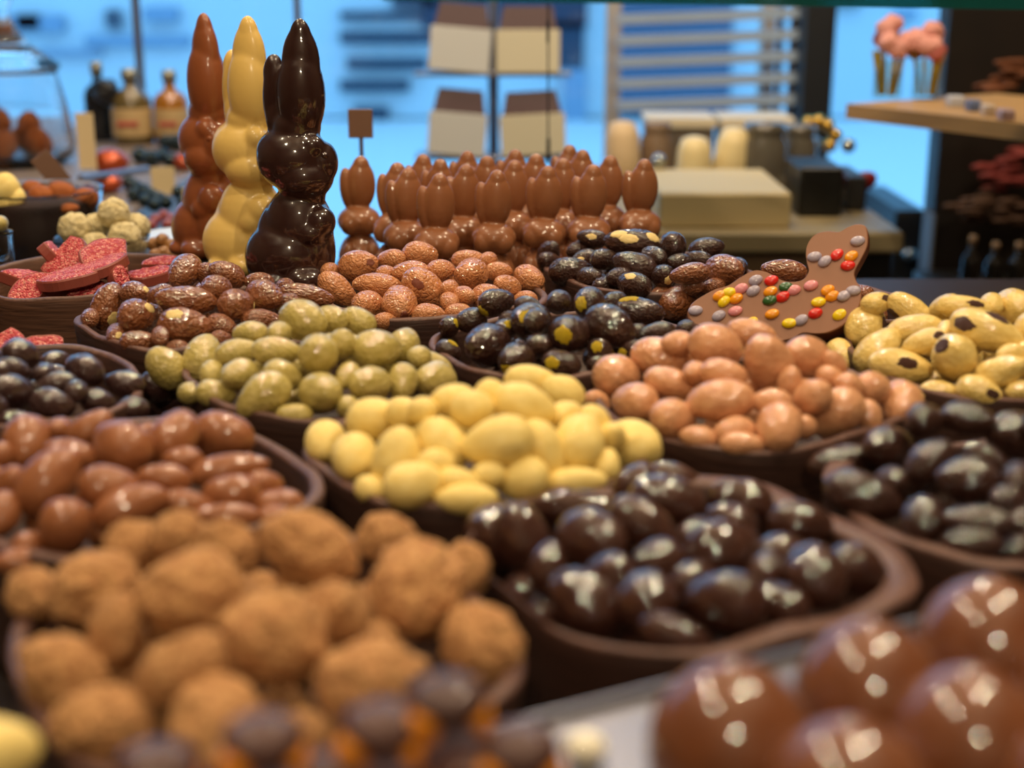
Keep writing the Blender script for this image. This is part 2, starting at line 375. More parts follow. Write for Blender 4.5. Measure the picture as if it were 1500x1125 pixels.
N['GRN'] = T([(540, 745, 260, 190, -45), (740, 690, 260, 200, 75), (1000, 555, 190, 120, 0), (1155, 555, 110, 90, 20), (1295, 485, 260, 215, -15),
    (925, 660, 230, 140, 15), (1140, 655, 260, 155, 0), (1375, 680, 225, 212, 90), (940, 785, 210, 170, 10), (790, 780, 150, 130, 60), (1180, 790, 215, 160, -20),
    (1075, 900, 320, 215, 35), (1390, 885, 230, 222, 0), (810, 890, 220, 145, -10), (670, 885, 100, 70, 0), (1240, 1005, 200, 100, 0)], *PA) + \
    T([(95, 550, 180, 140, -20), (240, 565, 200, 150, -30), (345, 720, 270, 210, 5), (495, 690, 180, 165, 60), (150, 700, 175, 150, 80), (300, 910, 220, 190, 0),
    (185, 865, 150, 120, 60), (487, 900, 210, 160, 85), (640, 795, 230, 125, -15), (660, 888, 225, 195, 0), (190, 1035, 90, 75, 0), (580, 760, 110, 80, 30)], *PB)
N['CAR'] = T([(245, 260, 210, 160, 10, [(312, 240)]), (425, 225, 150, 110, 0), (585, 195, 190, 125, -5), (85, 290, 100, 85, 0), (400, 305, 120, 80, 0), (530, 295, 200, 120, 0),
    (345, 365, 260, 125, -5), (700, 285, 150, 115, 0), (612, 385, 275, 175, -35, [(570, 360)]), (470, 475, 195, 185, 90, [(500, 535)]), (290, 475, 165, 150, 0),
    (130, 390, 240, 140, -40), (850, 225, 180, 100, 0), (860, 305, 180, 170, 0), (955, 232, 100, 70, 0), (1015, 290, 150, 100, 0), (1060, 375, 155, 125, -30), (745, 390, 105, 100, 0),
    (825, 430, 125, 115, 0), (940, 425, 165, 125, 20), (1185, 330, 175, 135, -30), (630, 530, 180, 120, 0), (790, 515, 145, 85, 0), (395, 565, 130, 70, 0), (745, 460, 120, 100, -60),
    (45, 420, 120, 100, 20), (1160, 445, 130, 80, 0)], *PB)
N['YD'] = T([(740, 600, 120, 100, 80, [(783, 570)]), (860, 560, 175, 130, 10), (1000, 460, 200, 145, 10, [(921, 510)]), (950, 700, 250, 230, 10), (740, 730, 150, 110, -30, [(765, 680)]),
    (1185, 570, 220, 200, 0, [(1176, 537)]), (1170, 480, 140, 90, 0), (1110, 780, 205, 190, 0, [(1062, 845)]), (1240, 700, 150, 125, -10), (1340, 460, 135, 130, 0),
    (1360, 800, 215, 145, -10, [(1302, 792)]), (1055, 610, 130, 110, 0, [(1075, 580)])], *PB) + T([(390, 535, 175, 165, 80, [(340, 545)]), (286, 710, 230, 200, 0, [(235, 715)]),
    (500, 670, 290, 220, -25), (660, 590, 280, 155, -5, [(600, 515)]), (760, 700, 200, 100, 10), (455, 815, 160, 130, -50, [(425, 775)]), (460, 885, 180, 115, 0, [(480, 857)]),
    (620, 800, 145, 115, 30, [(565, 815)]), (925, 685, 110, 80, 0), (526, 530, 130, 90, 0), (450, 640, 150, 120, 0), (100, 640, 140, 130, 0)], *PC)
N['DP'] = T([(405, 185, 165, 95, -10, [(400, 175)]), (620, 210, 300, 150, -5, [(605, 185), (545, 155), (740, 180)]), (840, 230, 155, 150, 60), (1030, 240, 190, 115, 10), (165, 270, 150, 120, 60),
    (165, 320, 140, 120, -40), (340, 250, 155, 110, 10), (290, 370, 240, 155, 0), (360, 300, 150, 100, 20, [(335, 303)]), (470, 300, 145, 110, 0), (640, 340, 260, 155, -20),
    (480, 445, 155, 105, 0, [(520, 412)]), (630, 440, 190, 135, -15, [(610, 390)]), (990, 300, 155, 90, -10), (880, 315, 135, 90, 0), (790, 400, 135, 120, 60, [(822, 412)]), (1210, 340, 100, 70, -40),
    (740, 290, 150, 120, 0), (390, 400, 140, 110, 0), (550, 400, 140, 110, 0)], *PC)
N['BR2'] = T([(940, 380, 215, 115, 10), (1130, 360, 210, 165, 0), (950, 450, 125, 100, 0), (881, 540, 215, 180, 15), (790, 490, 130, 100, 10), (1070, 450, 135, 90, 10)], *PC) + \
    T([(740, 432, 325, 155, -5)], 1000, 310, 5)
N['YEL'] = T([(190, 370, 155, 140, 70), (295, 425, 170, 155, 80), (370, 285, 205, 150, 10), (485, 265, 140, 110, 0), (550, 255, 110, 90, 0), (455, 430, 235, 175, 80), (620, 375, 215, 165, -55),
    (660, 220, 165, 125, 0), (735, 250, 155, 135, 0), (800, 190, 115, 90, 0), (920, 240, 235, 160, -15), (940, 140, 185, 100, 0), (1060, 190, 165, 125, -30), (830, 370, 262, 185, 10),
    (985, 400, 230, 150, -65), (1120, 370, 212, 180, 75), (1070, 275, 125, 110, 0), (1180, 300, 140, 110, -50), (1320, 385, 210, 185, -10), (910, 505, 195, 158, 5), (515, 525, 215, 170, 15),
    (680, 515, 165, 100, -10), (705, 578, 225, 110, 0), (1110, 515, 225, 105, 5), (1220, 455, 125, 85, 80), (350, 540, 110, 75, -30), (790, 490, 120, 90, 0), (1240, 350, 110, 85, 60), (600, 450, 140, 110, 0)], 400, 500, 2.5)
N['SAL'] = T([(175, 300, 182, 168, 0), (350, 225, 240, 145, -10), (410, 170, 130, 95, 0), (560, 180, 215, 165, -15), (700, 130, 195, 105, -10), (765, 240, 225, 180, -60), (910, 222, 180, 160, -20),
    (380, 325, 205, 115, -15), (240, 400, 182, 148, 0), (590, 290, 185, 115, -10), (575, 395, 262, 162, 5), (395, 465, 175, 150, -10), (775, 400, 155, 105, 0), (808, 500, 195, 172, 80),
    (935, 385, 165, 130, 30), (1030, 440, 235, 165, 30), (1020, 250, 110, 90, -60), (1010, 305, 120, 85, -20), (1085, 335, 120, 85, -20), (1175, 345, 142, 122, 0), (1285, 410, 182, 170, 90),
    (1162, 460, 145, 95, -75), (90, 400, 110, 90, -40), (490, 540, 145, 95, -10), (630, 520, 165, 120, 5), (660, 565, 170, 75, 0), (850, 320, 125, 90, 80), (478, 285, 80, 65, 0), (905, 500, 80, 70, 60)], 840, 440, 2.6786)
N['YS'] = T([(505, 415, 275, 245, 60, [(630, 400)]), (575, 275, 190, 100, 15, [(640, 240)]), (790, 320, 320, 160, -30, [(685, 340)]), (820, 440, 345, 180, 10), (585, 580, 340, 230, 50), (350, 605, 225, 165, -60),
    (725, 675, 392, 212, -10, [(775, 650)]), (880, 520, 285, 150, 15, [(975, 475)]), (1070, 630, 292, 262, -75, [(988, 540)]), (1010, 300, 205, 150, 20), (1120, 300, 330, 140, -5, [(1205, 275)]),
    (1265, 455, 460, 240, -20, [(1115, 400), (1340, 358)]), (1440, 290, 240, 205, -40), (1300, 285, 150, 120, -70), (1350, 710, 325, 195, 20, [(1270, 612)]), (1215, 830, 285, 185, -15, [(1310, 845)]),
    (960, 835, 235, 150, 0), (1480, 830, 180, 140, 0), (1500, 590, 160, 130, 80), (1020, 455, 130, 100, 50), (1570, 420, 260, 200, 30), (1600, 700, 280, 200, -20), (1650, 560, 260, 190, 10), (1420, 600, 180, 130, 0)], 1150, 380, 4.2857)
N['DL'] = T([(110, 185, 200, 160, -20), (70, 270, 180, 135, -30), (60, 390, 230, 190, -20), (240, 290, 120, 100, 0), (460, 270, 215, 175, -30), (310, 350, 215, 130, 10), (290, 460, 242, 170, -15),
    (535, 440, 192, 130, -10), (685, 350, 222, 152, -10), (880, 350, 222, 178, 20), (725, 490, 182, 142, 0), (950, 430, 200, 125, 10), (90, 550, 200, 120, 0), (420, 385, 130, 120, 60), (-60, 300, 220, 170, 20), (-70, 480, 220, 170, 0)], *PH)
N['MILK'] = T([(150, 670, 272, 232, 80), (500, 590, 245, 155, 35), (330, 600, 130, 115, 0), (670, 690, 302, 262, -30), (400, 740, 285, 150, -10), (270, 880, 385, 262, 50), (960, 640, 305, 230, 55),
    (1225, 630, 312, 232, -10), (1250, 820, 400, 160, 10), (600, 930, 325, 240, -20), (1005, 765, 195, 120, 0), (900, 870, 272, 150, -5), (1270, 950, 292, 180, 0), (1450, 900, 190, 140, 0), (720, 1025, 385, 210, 20),
    (1030, 1010, 255, 140, -10), (355, 1140, 290, 240, 80), (60, 900, 200, 165, 70), (5, 760, 170, 130, 90), (15, 1060, 220, 170, 80), (1240, 1075, 342, 130, 0), (1460, 1020, 170, 130, 20), (1545, 1005, 230, 150, -5), (1500, 1090, 200, 140, 0), (100, 1330, 240, 150, 0), (170, 1240, 180, 150, 0), (-110, 900, 260, 200, 30), (-130, 1180, 260, 200, 0)], *PH)
N['TRU'] = T([(370, 430, 372, 292, 10), (125, 450, 205, 150, -70), (530, 265, 245, 150, -10), (690, 230, 200, 130, 10), (885, 275, 275, 180, -25), (740, 450, 425, 345, 20), (450, 590, 292, 190, 80),
    (1200, 275, 405, 275, -25), (250, 770, 402, 302, -40), (720, 740, 402, 260, 30), (1070, 620, 420, 390, 0), (1310, 520, 265, 240, -20), (410, 960, 412, 312, -5), (845, 960, 400, 360, 80), (1175, 1010, 240, 220, -20)], 0, 700, 2.646) + \
    T([(470, 195, 265, 150, -5), (590, 390, 415, 390, 90), (775, 330, 250, 195, 80), (850, 620, 352, 330, -30), (395, 780, 482, 365, 10), (600, 840, 190, 150, 60)], 400, 720, 2.778)
N['FD'] = T([(175, 240, 195, 180, 80), (245, 250, 205, 155, -70), (400, 170, 250, 110, -5), (450, 260, 205, 175, -20), (600, 225, 235, 140, -35), (575, 100, 140, 115, 20), (690, 95, 185, 100, -20), (670, 150, 225, 150, -10),
    (880, 150, 185, 132, -20), (1050, 215, 182, 135, -5), (828, 290, 215, 180, 10), (855, 210, 155, 95, -25), (645, 320, 152, 122, 0), (610, 430, 178, 168, 80), (430, 440, 235, 172, -40), (835, 440, 240, 182, -5),
    (320, 340, 150, 100, 80), (1000, 310, 165, 132, 0), (1090, 360, 195, 170, -60), (1220, 350, 182, 142, -35), (1000, 450, 165, 120, -30), (690, 540, 215, 120, -20), (950, 350, 130, 100, 60), (500, 360, 150, 120, 0), (740, 380, 140, 120, 0)], 640, 660, 1.9737)
N['RD'] = T([(900, 200, 195, 180, 0), (1120, 190, 275, 165, -10), (1350, 270, 285, 230, -10), (700, 340, 255, 222, -10), (460, 410, 345, 165, 15), (580, 590, 405, 242, -20), (930, 410, 275, 205, 40), (1120, 505, 315, 235, -5),
    (1210, 400, 245, 150, -30), (890, 700, 245, 220, 90), (1170, 725, 362, 180, -5), (1140, 835, 312, 165, 0), (1380, 500, 195, 170, 80), (1400, 860, 170, 140, 80), (720, 510, 170, 120, -10), (1400, 720, 180, 150, 20),
    (1560, 400, 260, 200, 30), (1600, 600, 280, 220, -20), (1620, 800, 260, 210, 10), (1760, 500, 260, 200, 0), (1520, 210, 250, 190, 20), (1330, 610, 200, 160, 0)], 1100, 560, 3.515)

CFG = dict(   # material, kind, amp, true ratio, mound height, spot material, name, words, group, seeds
    BRN=('brown', 'crackle', .05, 1.45, .030, 'paledot', 'brown_glazed_almond', 'glossy brown almond'),
    GRN=('green', 'smooth', .05, 1.40, .032, None, 'green_glazed_almond', 'olive-green almond'),
    CAR=('caramel', 'crackle', .05, 1.45, .022, 'tip', 'caramel_glazed_nut', 'veined caramel nut'),
    YD=('dark', 'crackle', .04, 1.35, .028, 'yellowdot', 'dark_glazed_nut', 'dark nut in yellow-spot bowl'),
    DP=('dark', 'crackle', .05, 1.6, .026, 'paledot', 'dark_glazed_almond', 'dark almond in backmost bowl'),
    BR2=('brown', 'crackle', .06, 1.45, .022, None, 'brown_glazed_nut', 'brown nut beside duck plaque'),
    YEL=('yellow', 'smooth', .05, 1.35, .035, None, 'yellow_almond', 'pale yellow almond'),
    SAL=('peach', 'smooth', .05, 1.40, .034, None, 'peach_almond', 'peach-coloured almond'),
    YS=('cream', 'smooth', .06, 1.50, .034, 'browndot', 'cream_glazed_almond', 'cream-yellow almond'),
    DL=('purple', 'crackle', .05, 1.40, .028, None, 'purplish_dark_almond', 'purplish dark almond'),
    MILK=('milk', 'smooth', .05, 1.40, .026, None, 'milk_chocolate_almond', 'matte milk chocolate almond'),
    TRU=('truffle', 'truffle', .10, 1.2, .030, None, 'cocoa_truffle', 'cocoa-dusted truffle'),
    FD=('fdark', 'crackle', .05, 1.35, .012, None, 'dark_chocolate_nut', 'dark nut in thick-rimmed bowl'),
    RD=('dark', 'crackle', .05, 1.4, .024, None, 'glossy_dark_nut', 'dark nut in rightmost bowl'))
ORD = ['first', 'second', 'third', 'fourth', 'fifth', 'sixth', 'seventh', 'eighth', 'ninth', 'tenth', 'eleventh', 'twelfth', 'thirteenth']

def mound(p, x, y, h, zr=.07):
    dx, dy = x - p[0], y - p[1]; c, s = math.cos(-p[4]), math.sin(-p[4])
    X, Y = (dx * c - dy * s) / p[2], (dx * s + dy * c) / p[3]
    q = (abs(X) ** 2.6 + abs(Y) ** 2.6) ** (1 / 2.6)
    return zr - .004 + h * (1 - min(q, 1.6) ** 2) if q < 1 else zr - .004 - .10 * (q - 1)

def pile(key):
    p = BOWL[key]; matk, kind, amp, rho, mh, spotm, name, words = CFG[key]; rng = random.Random(sum(map(ord, key)))
    L = N[key]; med = float(np.median([q[3] for q in L]))
    P = []
    for q in L:
        u, v, A, B, ang = q[:5]; spots = q[5] if len(q) > 5 else []
        A, B = max(A, B), min(A, B)
        if B < med * .8: k = med * .8; A = max(A, k * 1.05); B = k
        best = None; d = ray(u, v)
        t0 = 0.15; prev = None
        for i in range(900):
            t = t0 + i * .0015; w = CAM + d * t; g = w[2] - mound(p, w[0], w[1], mh)
            if best is None or g < best[0] - 1e-6: best = (g, t)
            if g < 0: best = (g, t); break
        t = best[1]; pos = CAM + d * t
        b = B / 2 / F * t; al = A / B
        if al < rho: c2 = max(0., (al * al - 1) / (rho * rho - 1)); a = rho * b
        else: c2 = 1.; a = A / 2 / F * t
        ct = math.sqrt(c2); st = math.sqrt(1 - c2) * rng.choice((1, 1, -1))
        th = math.radians(ang); m = RT * math.cos(th) + UP * math.sin(th)
        dd = d / np.linalg.norm(d)
        m = m - dd * (m @ dd); m /= np.linalg.norm(m)
        Mx = m * ct + dd * st; Mx /= np.linalg.norm(Mx)
        P.append(dict(u=u, v=v, A=A, B=B, ang=ang, pos=pos, t=t, a=a, b=b, M=Mx, d=dd, sp=spots, o=pos.copy(), full=q))
    n = len(P)
    # let overlapping sweets slide apart, mostly along the line of sight so each stays where the eye sees it
    pos = np.array([q['pos'] for q in P]); org = pos.copy(); Dv = np.array([q['d'] for q in P])
    for it in range(80):
        mv = np.zeros_like(pos)
        for i in range(n):
            for j in range(i + 1, n):
                qi, qj = P[i], P[j]
                if np.linalg.norm(pos[i] - pos[j]) > qi['a'] + qj['a']: continue
                for si in (-1, 0, 1):
                    for sj in (-1, 0, 1):
                        ci = pos[i] + qi['M'] * si * (qi['a'] - qi['b']); cj = pos[j] + qj['M'] * sj * (qj['a'] - qj['b'])
                        w = ci - cj; D = np.linalg.norm(w); o = (qi['b'] + qj['b']) * .86 - D
                        if o > 0:
                            nn = w / max(D, 1e-6)
                            dl = nn @ qi['d']; s = 1. if abs(dl) < 1e-3 else math.copysign(1, dl)
                            mv[i] += .12 * o * nn + .12 * o * s * qi['d']; mv[j] -= .12 * o * nn + .12 * o * s * qi['d']
        pos += mv
        for i in range(n):
            r = pos[i] - org[i]; al = r @ Dv[i]; lat = r - Dv[i] * al
            al = max(-.012, min(.012, al)) * .985
            pos[i] = org[i] + Dv[i] * al + lat * .55
    # keep apparent size after sliding
    objs = []
    # rows for the labels
    order = sorted(range(n), key=lambda i: -P[i]['v']); nr = max(1, round(n / 5.5)); rows = np.array_split(order, nr)
    where = {}
    for ri, r in enumerate(rows):
        r = sorted(r, key=lambda i: P[i]['u']); rn = len(r)
        rw = 'the front row' if ri == 0 else ('the topmost row' if ri == nr - 1 else '%s row from front' % ORD[ri])
        for k, i in enumerate(r):
            where[i] = '%s in %s' % ('leftmost' if k == 0 else ('rightmost' if k == rn - 1 else '%s from left' % ORD[k]), rw)
    for i, q in enumerate(P):
        k = depth(pos[i]) / q['t']; a, b = q['a'] * k, q['b'] * k
        seed = rng.randrange(5)
        me = nut_mesh(matk, seed, amp, kind)
        X = Vector(q['M']); 
        if rng.random() < .5: X = -X
        Z = X.orthogonal().normalized(); Z = Matrix.Rotation(rng.uniform(0, 6.28), 3, X) @ Z; Y = Z.cross(X)
        R = Matrix((X, Y, Z)).transposed()
        o = bpy.data.objects.new(name, me); COL.objects.link(o)
        if key == 'MILK': a *= 1.08; b *= 1.08
        S = (a * 1.05, b * rng.uniform(1.05, 1.1), b * rng.uniform(1.03, 1.08))
        if kind == 'truffle': S = tuple(s * .93 for s in S)
        o.matrix_world = Matrix.LocRotScale(Vector(pos[i]), R, Vector(S))
        al = q['A'] / q['B']
        shp = 'round' if al < 1.18 else ('long' if al > 1.5 else ('upright' if 60 <= abs(q['ang']) <= 120 else 'oval'))
        sptxt = ''
        if q['sp']:
            sptxt = {'paledot': 'pale-spotted ', 'yellowdot': 'yellow-spotted ', 'browndot': 'brown-spotted ', 'tip': 'dark-tipped '}[spotm]
        tag(o, '%s %s%s, %s' % (shp, sptxt, words, where[i]), 'truffle' if key == 'TRU' else ('almond' if 'almond' in words else 'nut'),
            words + 's heaped in their bowl' if 'bowl' not in words and 'plaque' not in words else words.replace('nut', 'nuts').replace('almond', 'almonds'))
        objs.append(o)
        if q['sp']:
            for (su, sv) in q['sp']:
                # line of sight meets the ellipsoid
                Mi = o.matrix_world.inverted(); oc = Mi @ Vector(CAM); dr = (Mi.to_3x3() @ Vector(ray(su, sv))).normalized()
                bq = oc.dot(dr); disc = bq * bq - (oc.length_squared - 1)
                hit = oc + dr * (-bq - math.sqrt(disc)) if disc > 0 else oc - dr * bq
                hit = hit.normalized()
                pm = patch_mesh(hit, {'paledot': .36, 'yellowdot': .46, 'browndot': .36, 'tip': .3}[spotm], seed, amp, kind, S, spotm, R)
                c = bpy.data.objects.new('spot', pm); COL.objects.link(c); c.parent = o
                c['label'] = {'paledot': 'pale bare almond spot', 'yellowdot': 'bright yellow sugar spot', 'browndot': 'dark brown chocolate spot', 'tip': 'darker caramel tip'}[spotm]
    # lower layer, half buried under the upper one
    bm = float(np.median([q['b'] for q in P])); acc = [(pos[i], P[i]['M'], P[i]['a'], P[i]['b']) for i in range(n)]
    added = 0
    for tr in range(1200):
        if added >= 20: break
        ang = rng.uniform(0, 6.28); rr = math.sqrt(rng.random()) * .80; lx, ly = rr * math.cos(ang) * (p[2] - bm), rr * math.sin(ang) * (p[3] - bm)
        x = p[0] + lx * math.cos(p[4]) - ly * math.sin(p[4]); y = p[1] + lx * math.sin(p[4]) + ly * math.cos(p[4])
        if key == 'FD': x -= .008
        z = rng.uniform(.07 - bm * 1.8, mound(p, x, y, mh) - bm * .9)
        c = np.array([x, y, z]); a, b = bm * rho * .9, bm * .9
        th = rng.uniform(0, 6.28); mx = np.array([math.cos(th), math.sin(th), rng.uniform(-.3, .3)]); mx /= np.linalg.norm(mx)
        ok = True
        for (pp, pm_, pa, pb) in acc:
            for si in (-1, 0, 1):
                for sj in (-1, 0, 1):
                    if np.linalg.norm(c + mx * si * (a - b) - pp - pm_ * sj * (pa - pb)) < (b + pb) * .88: ok = False
            if not ok: break
        if not ok: continue
        acc.append((c, mx, a, b)); added += 1
        X = Vector(mx); Z = X.orthogonal().normalized(); Y = Z.cross(X)
        o = bpy.data.objects.new(name, nut_mesh(matk, rng.randrange(5), amp, kind)); COL.objects.link(o)
        o.matrix_world = Matrix.LocRotScale(Vector(c), Matrix((X, Y, Z)).transposed(), Vector((a, b, b)))
        tag(o, '%s half buried beneath the upper ones of its heap' % words, 'truffle' if key == 'TRU' else ('almond' if 'almond' in words else 'nut'), 'half buried lower layer, ' + words)

for key in N: pile(key)

# ------------------------------------------------------------------ the room
def struct(name, mb, mat, loc=(0, 0, 0)):
    o = mb.build(name, mat, None, loc); o['kind'] = 'structure'; return o
FL, CE = -.95, 1.9
warm = simple('warm_plaster', '5c4a3a', .8); ceilm = simple('dim_ceiling', '6a5a4a', .8); floorm = simple('dark_floor', '3a3230', .4)
struct('floor', MB().box(-2.6, 2.6, -2, 3.3, FL - .05, FL), floorm)
struct('ceiling', MB().box(-2.6, 2.6, -2, 3.3, CE, CE + .05), ceilm)
struct('wall_left', MB().box(-2.65, -2.6, -2, 3.3, FL, CE), warm)
struct('wall_right', MB().box(2.6, 2.65, -2, 3.3, FL, CE), warm)
struct('wall_rear', MB().box(-2.6, 2.6, -2.05, -2, FL, CE), warm)
# display table
tag(MB().rbox(-1.2, .75, .06, 1.38, -.04, 0, .004).build('display_table', M['tabletop']), 'dark display table carrying all the chocolate bowls', 'table')
counterm = simple('grey_counter', '85776e', .35); creamm = simple('cream_ceramic', 'e6d3a0', .35); goldm = simple('gold_foil', 'c8a24a', .25, .9)
# ------------------------------------------------------------------ tall rabbits
tag(MB().prism([(-.138, 1.062), (-.175, 1.032), (-.200, 1.040), (-.276, 1.165), (-.262, 1.215), (-.205, 1.215)][::-1], 0, .0645).build('display_block', M['black']),
    'black display block under the three tall rabbits', 'block')
KS = .0001875
def RE(cx, cy, rx, rz, y=0., ry=None, rot=(0, 0, 0)):
    return (((cx - 480) * KS, y * KS, (1095 - cy) * KS), (rx * KS, (ry if ry is not None else rx * .8) * KS, rz * KS), rot)
rab = [RE(482, 985, 176, 160, 0, 150), RE(500, 1045, 165, 75, 0, 140), RE(530, 870, 140, 175, 0, 120), RE(455, 900, 105, 170, 30, 115, (0, 14, 0)), RE(600, 960, 75, 150, -10, 110),
       RE(625, 835, 62, 66, -60, 60), RE(585, 880, 60, 50, -85, 45), RE(560, 1055, 82, 48, -100, 80), RE(440, 1065, 60, 38, -100, 70),
       RE(520, 595, 148, 128, 0, 115), RE(560, 665, 120, 90, -20, 105), RE(460, 575, 90, 95, 10, 85), RE(640, 605, 60, 84, -20, 65), RE(600, 540, 55, 50, -50, 45), RE(585, 740, 60, 50, -20, 60), RE(540, 470, 95, 75, 0, 75),
       RE(562, 345, 96, 180, -10, 80), RE(566, 230, 76, 150, -10, 50), RE(568, 150, 48, 98, -10, 36), RE(552, 440, 84, 100, -5, 64),
       RE(450, 340, 48, 150, 45, 48, (0, 4, 0)), RE(465, 440, 55, 90, 35, 50), RE(442, 255, 34, 66, 45, 32, (0, 10, 0))]
tuft = [RE(548, 228 + k * 17, 11, 3.6, -60 - 1.1 * k, 9, (0, 18, 0)) for k in range(10)] + [RE(470, 562, 28, 4, -76, 12, (0, -18, 0)), RE(486, 578, 28, 4, -84, 12, (0, -18, 0)), RE(652, 572, 16, 14, -70, 14)]
rme = {}
for mk, lab, u, v, Y, yaw in (('rabbitdark', 'tall dark chocolate rabbit, nearest of the three tall rabbits', 423.5, 418.6, 1.065, 0),
                              ('rabbitwhite', 'tall white chocolate rabbit standing between the brown and dark rabbits', 357, 393, 1.12, -22),
                              ('rabbitbrown', 'tall milk chocolate rabbit, leftmost of the three tall rabbits', 306, 382, 1.185, -45)):
    if not rme: rme['b'] = remesh('rabbit_body', rab, M[mk], .0013, 14, 0.0)
    me = rme['b'] if mk == 'rabbitdark' else rme['b'].copy()
    me.materials.clear(); me.materials.append(M[mk])
    p = at_y(u, v, Y)
    o = tag(link('chocolate_rabbit', me, None, (p[0], Y, .0645)), lab, 'chocolate rabbit', 'tall chocolate rabbits'); o.rotation_euler = (0, 0, math.radians(yaw))
    if 't' not in rme: rme['t'] = remesh('mould_ridges', tuft, M[mk], .0005, 2)
    tm = rme['t'].copy(); tm.materials.clear(); tm.materials.append(M[mk]); link('mould_ridges', tm, o)

# ------------------------------------------------------------------ small bunnies
tag(MB().prism([(-.165, 1.125), (.012, 1.125), (.03, 1.185), (.17, 1.185), (.17, 1.372), (-.165, 1.372)], 0, .0265).build('display_tray', M['black']), 'low black tray under the rows of small bunnies', 'tray')
def bun(seed):
    e = [((0, 0, .022), (.0185, .016, .024)), ((0, -.002, .006), (.018, .016, .010)), ((.007, -.013, .006), (.008, .008, .006)), ((-.007, -.013, .006), (.008, .008, .006)),
         ((-.010, -.012, .028), (.006, .006, .010)), ((.010, -.012, .028), (.006, .006, .010)),
         ((0, -.001, .0555), (.0185, .0155, .0135)), ((-.008, -.009, .053), (.0085, .007, .009)), ((.008, -.009, .053), (.0085, .007, .009)), ((0, -.012, .056), (.004, .005, .004)),
         ((.0025, -.001, .0865), (.0125, .0085, .0215)), ((.003, -.001, .101), (.0075, .006, .0105)), ((-.009, .0015, .083), (.0065, .0065, .0185), (0, -5, 0))]
    return e
bme = remesh('bunny_body', bun(0), M['bunny'], .0009, 4, 0.0)
bl = [(523, 228), (577, 237), (592, 245), (615, 225), (640, 232), (638, 253), (677, 240), (680, 220), (710, 228), (723, 248), (747, 233), (750, 218), (782, 225), (798, 242), (818, 230), (830, 212), (848, 218), (863, 240), (890, 227), (938, 232)]
bp = []
for u, v in bl:
    a = PITCH + math.atan((v - 562.5) / F); Y = (CAMH - .138) / math.tan(a); d = ray(u, v); bp.append([d[0] / d[1] * Y, Y, u, v])
for it in range(60):
    for i in range(len(bp)):
        for j in range(i):
            dx, dy = bp[i][0] - bp[j][0], bp[i][1] - bp[j][1]; D = math.hypot(dx / 1.12, dy)
            if D < .0345: k = (.0345 - D) / D * .25; bp[i][0] += dx * k * .4; bp[j][0] -= dx * k * .4; bp[i][1] += dy * k; bp[j][1] -= dy * k
fr = sorted(range(len(bp)), key=lambda i: bp[i][1])
rws = [fr[:7], fr[7:14], fr[14:]]; rn = ['front row', 'middle rows', 'back rows']
for ri, r in enumerate(rws):
    r = sorted(r, key=lambda i: bp[i][2])
    for k, i in enumerate(r):
        x, Y = bp[i][0], min(1.352, bp[i][1])
        o = link('small_chocolate_bunny', bme, None, (x, Y, .0265)); rg = random.Random(i); o.rotation_euler = (0, 0, math.radians(rg.uniform(-14, 14))); s = rg.uniform(.97, 1.03); o.scale = (s, s, 1)
        w = 'leftmost' if k == 0 else ('rightmost' if k == len(r) - 1 else ORD[k] + ' from left')
        tag(o, 'small milk chocolate bunny, %s in the %s of bunnies' % (w, rn[ri]), 'chocolate bunny', 'small chocolate bunnies in rows')

# ------------------------------------------------------------------ duck-shaped plaque with sugar-coated buttons
DO = [(35, 740), (60, 680), (120, 630), (230, 570), (330, 540), (420, 480), (520, 430), (620, 445), (720, 500), (800, 515), (880, 500), (925, 440), (920, 390), (905, 320), (915, 240), (970, 165), (1060, 140), (1150, 145),
      (1210, 110), (1280, 88), (1340, 105), (1358, 170), (1350, 260), (1300, 360), (1260, 440), (1270, 500), (1300, 550), (1310, 620), (1280, 720), (1190, 820), (1080, 880), (980, 895), (880, 890), (800, 930), (700, 950), (560, 935), (400, 895), (250, 860), (100, 830), (50, 795)]
def smooth_closed(P, m=4):
    out = []; n = len(P)
    for i in range(n):
        a, b, c, d = [np.array(P[(i + k) % n], float) for k in (-1, 0, 1, 2)]
        for k in range(m):
            t = k / m; out.append(.5 * ((2 * b) + (c - a) * t + (2 * a - 5 * b + 4 * c - d) * t * t + (3 * b - a - 3 * c + d) * t ** 3))
    return out
p0 = at_y(1000 + 1120 / 5, 310 + 600 / 5, .895)
nrm = np.array([-.20, -.80, .56]); nrm /= np.linalg.norm(nrm)
ax = np.cross(np.array([0, 0, 1.]), nrm); ax /= np.linalg.norm(ax); ay = np.cross(nrm, ax)
def on_plaque(cx, cy):
    d = ray(1000 + cx / 5, 310 + cy / 5); t = ((p0 - CAM) @ nrm) / (d @ nrm); w = CAM + d * t - p0; return float(w @ ax), float(w @ ay)
ol = [on_plaque(*q) for q in smooth_closed(DO)]
ctr = np.mean(ol, 0); n = len(ol)
prof = [(1.0, -.0008), (1.006, -.0022), (1.03, -.011), (1.02, -.0125)]
v = [((x - ctr[0]) * .985 + ctr[0], (y - ctr[1]) * .985 + ctr[1], 0) for x, y in ol]; f = []; fm = []
for s, z in prof: v += [((x - ctr[0]) * s + ctr[0], (y - ctr[1]) * s + ctr[1], z) for x, y in ol]
f.append(tuple(range(n))); fm.append(0)
for k in range(4):
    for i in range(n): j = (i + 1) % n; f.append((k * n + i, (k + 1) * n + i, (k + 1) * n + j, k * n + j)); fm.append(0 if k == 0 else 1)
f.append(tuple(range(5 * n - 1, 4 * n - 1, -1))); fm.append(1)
pq = thing('chocolate_duck_plaque', 'milk chocolate duck-shaped plaque studded with coloured sugar buttons', 'chocolate plaque', p0)
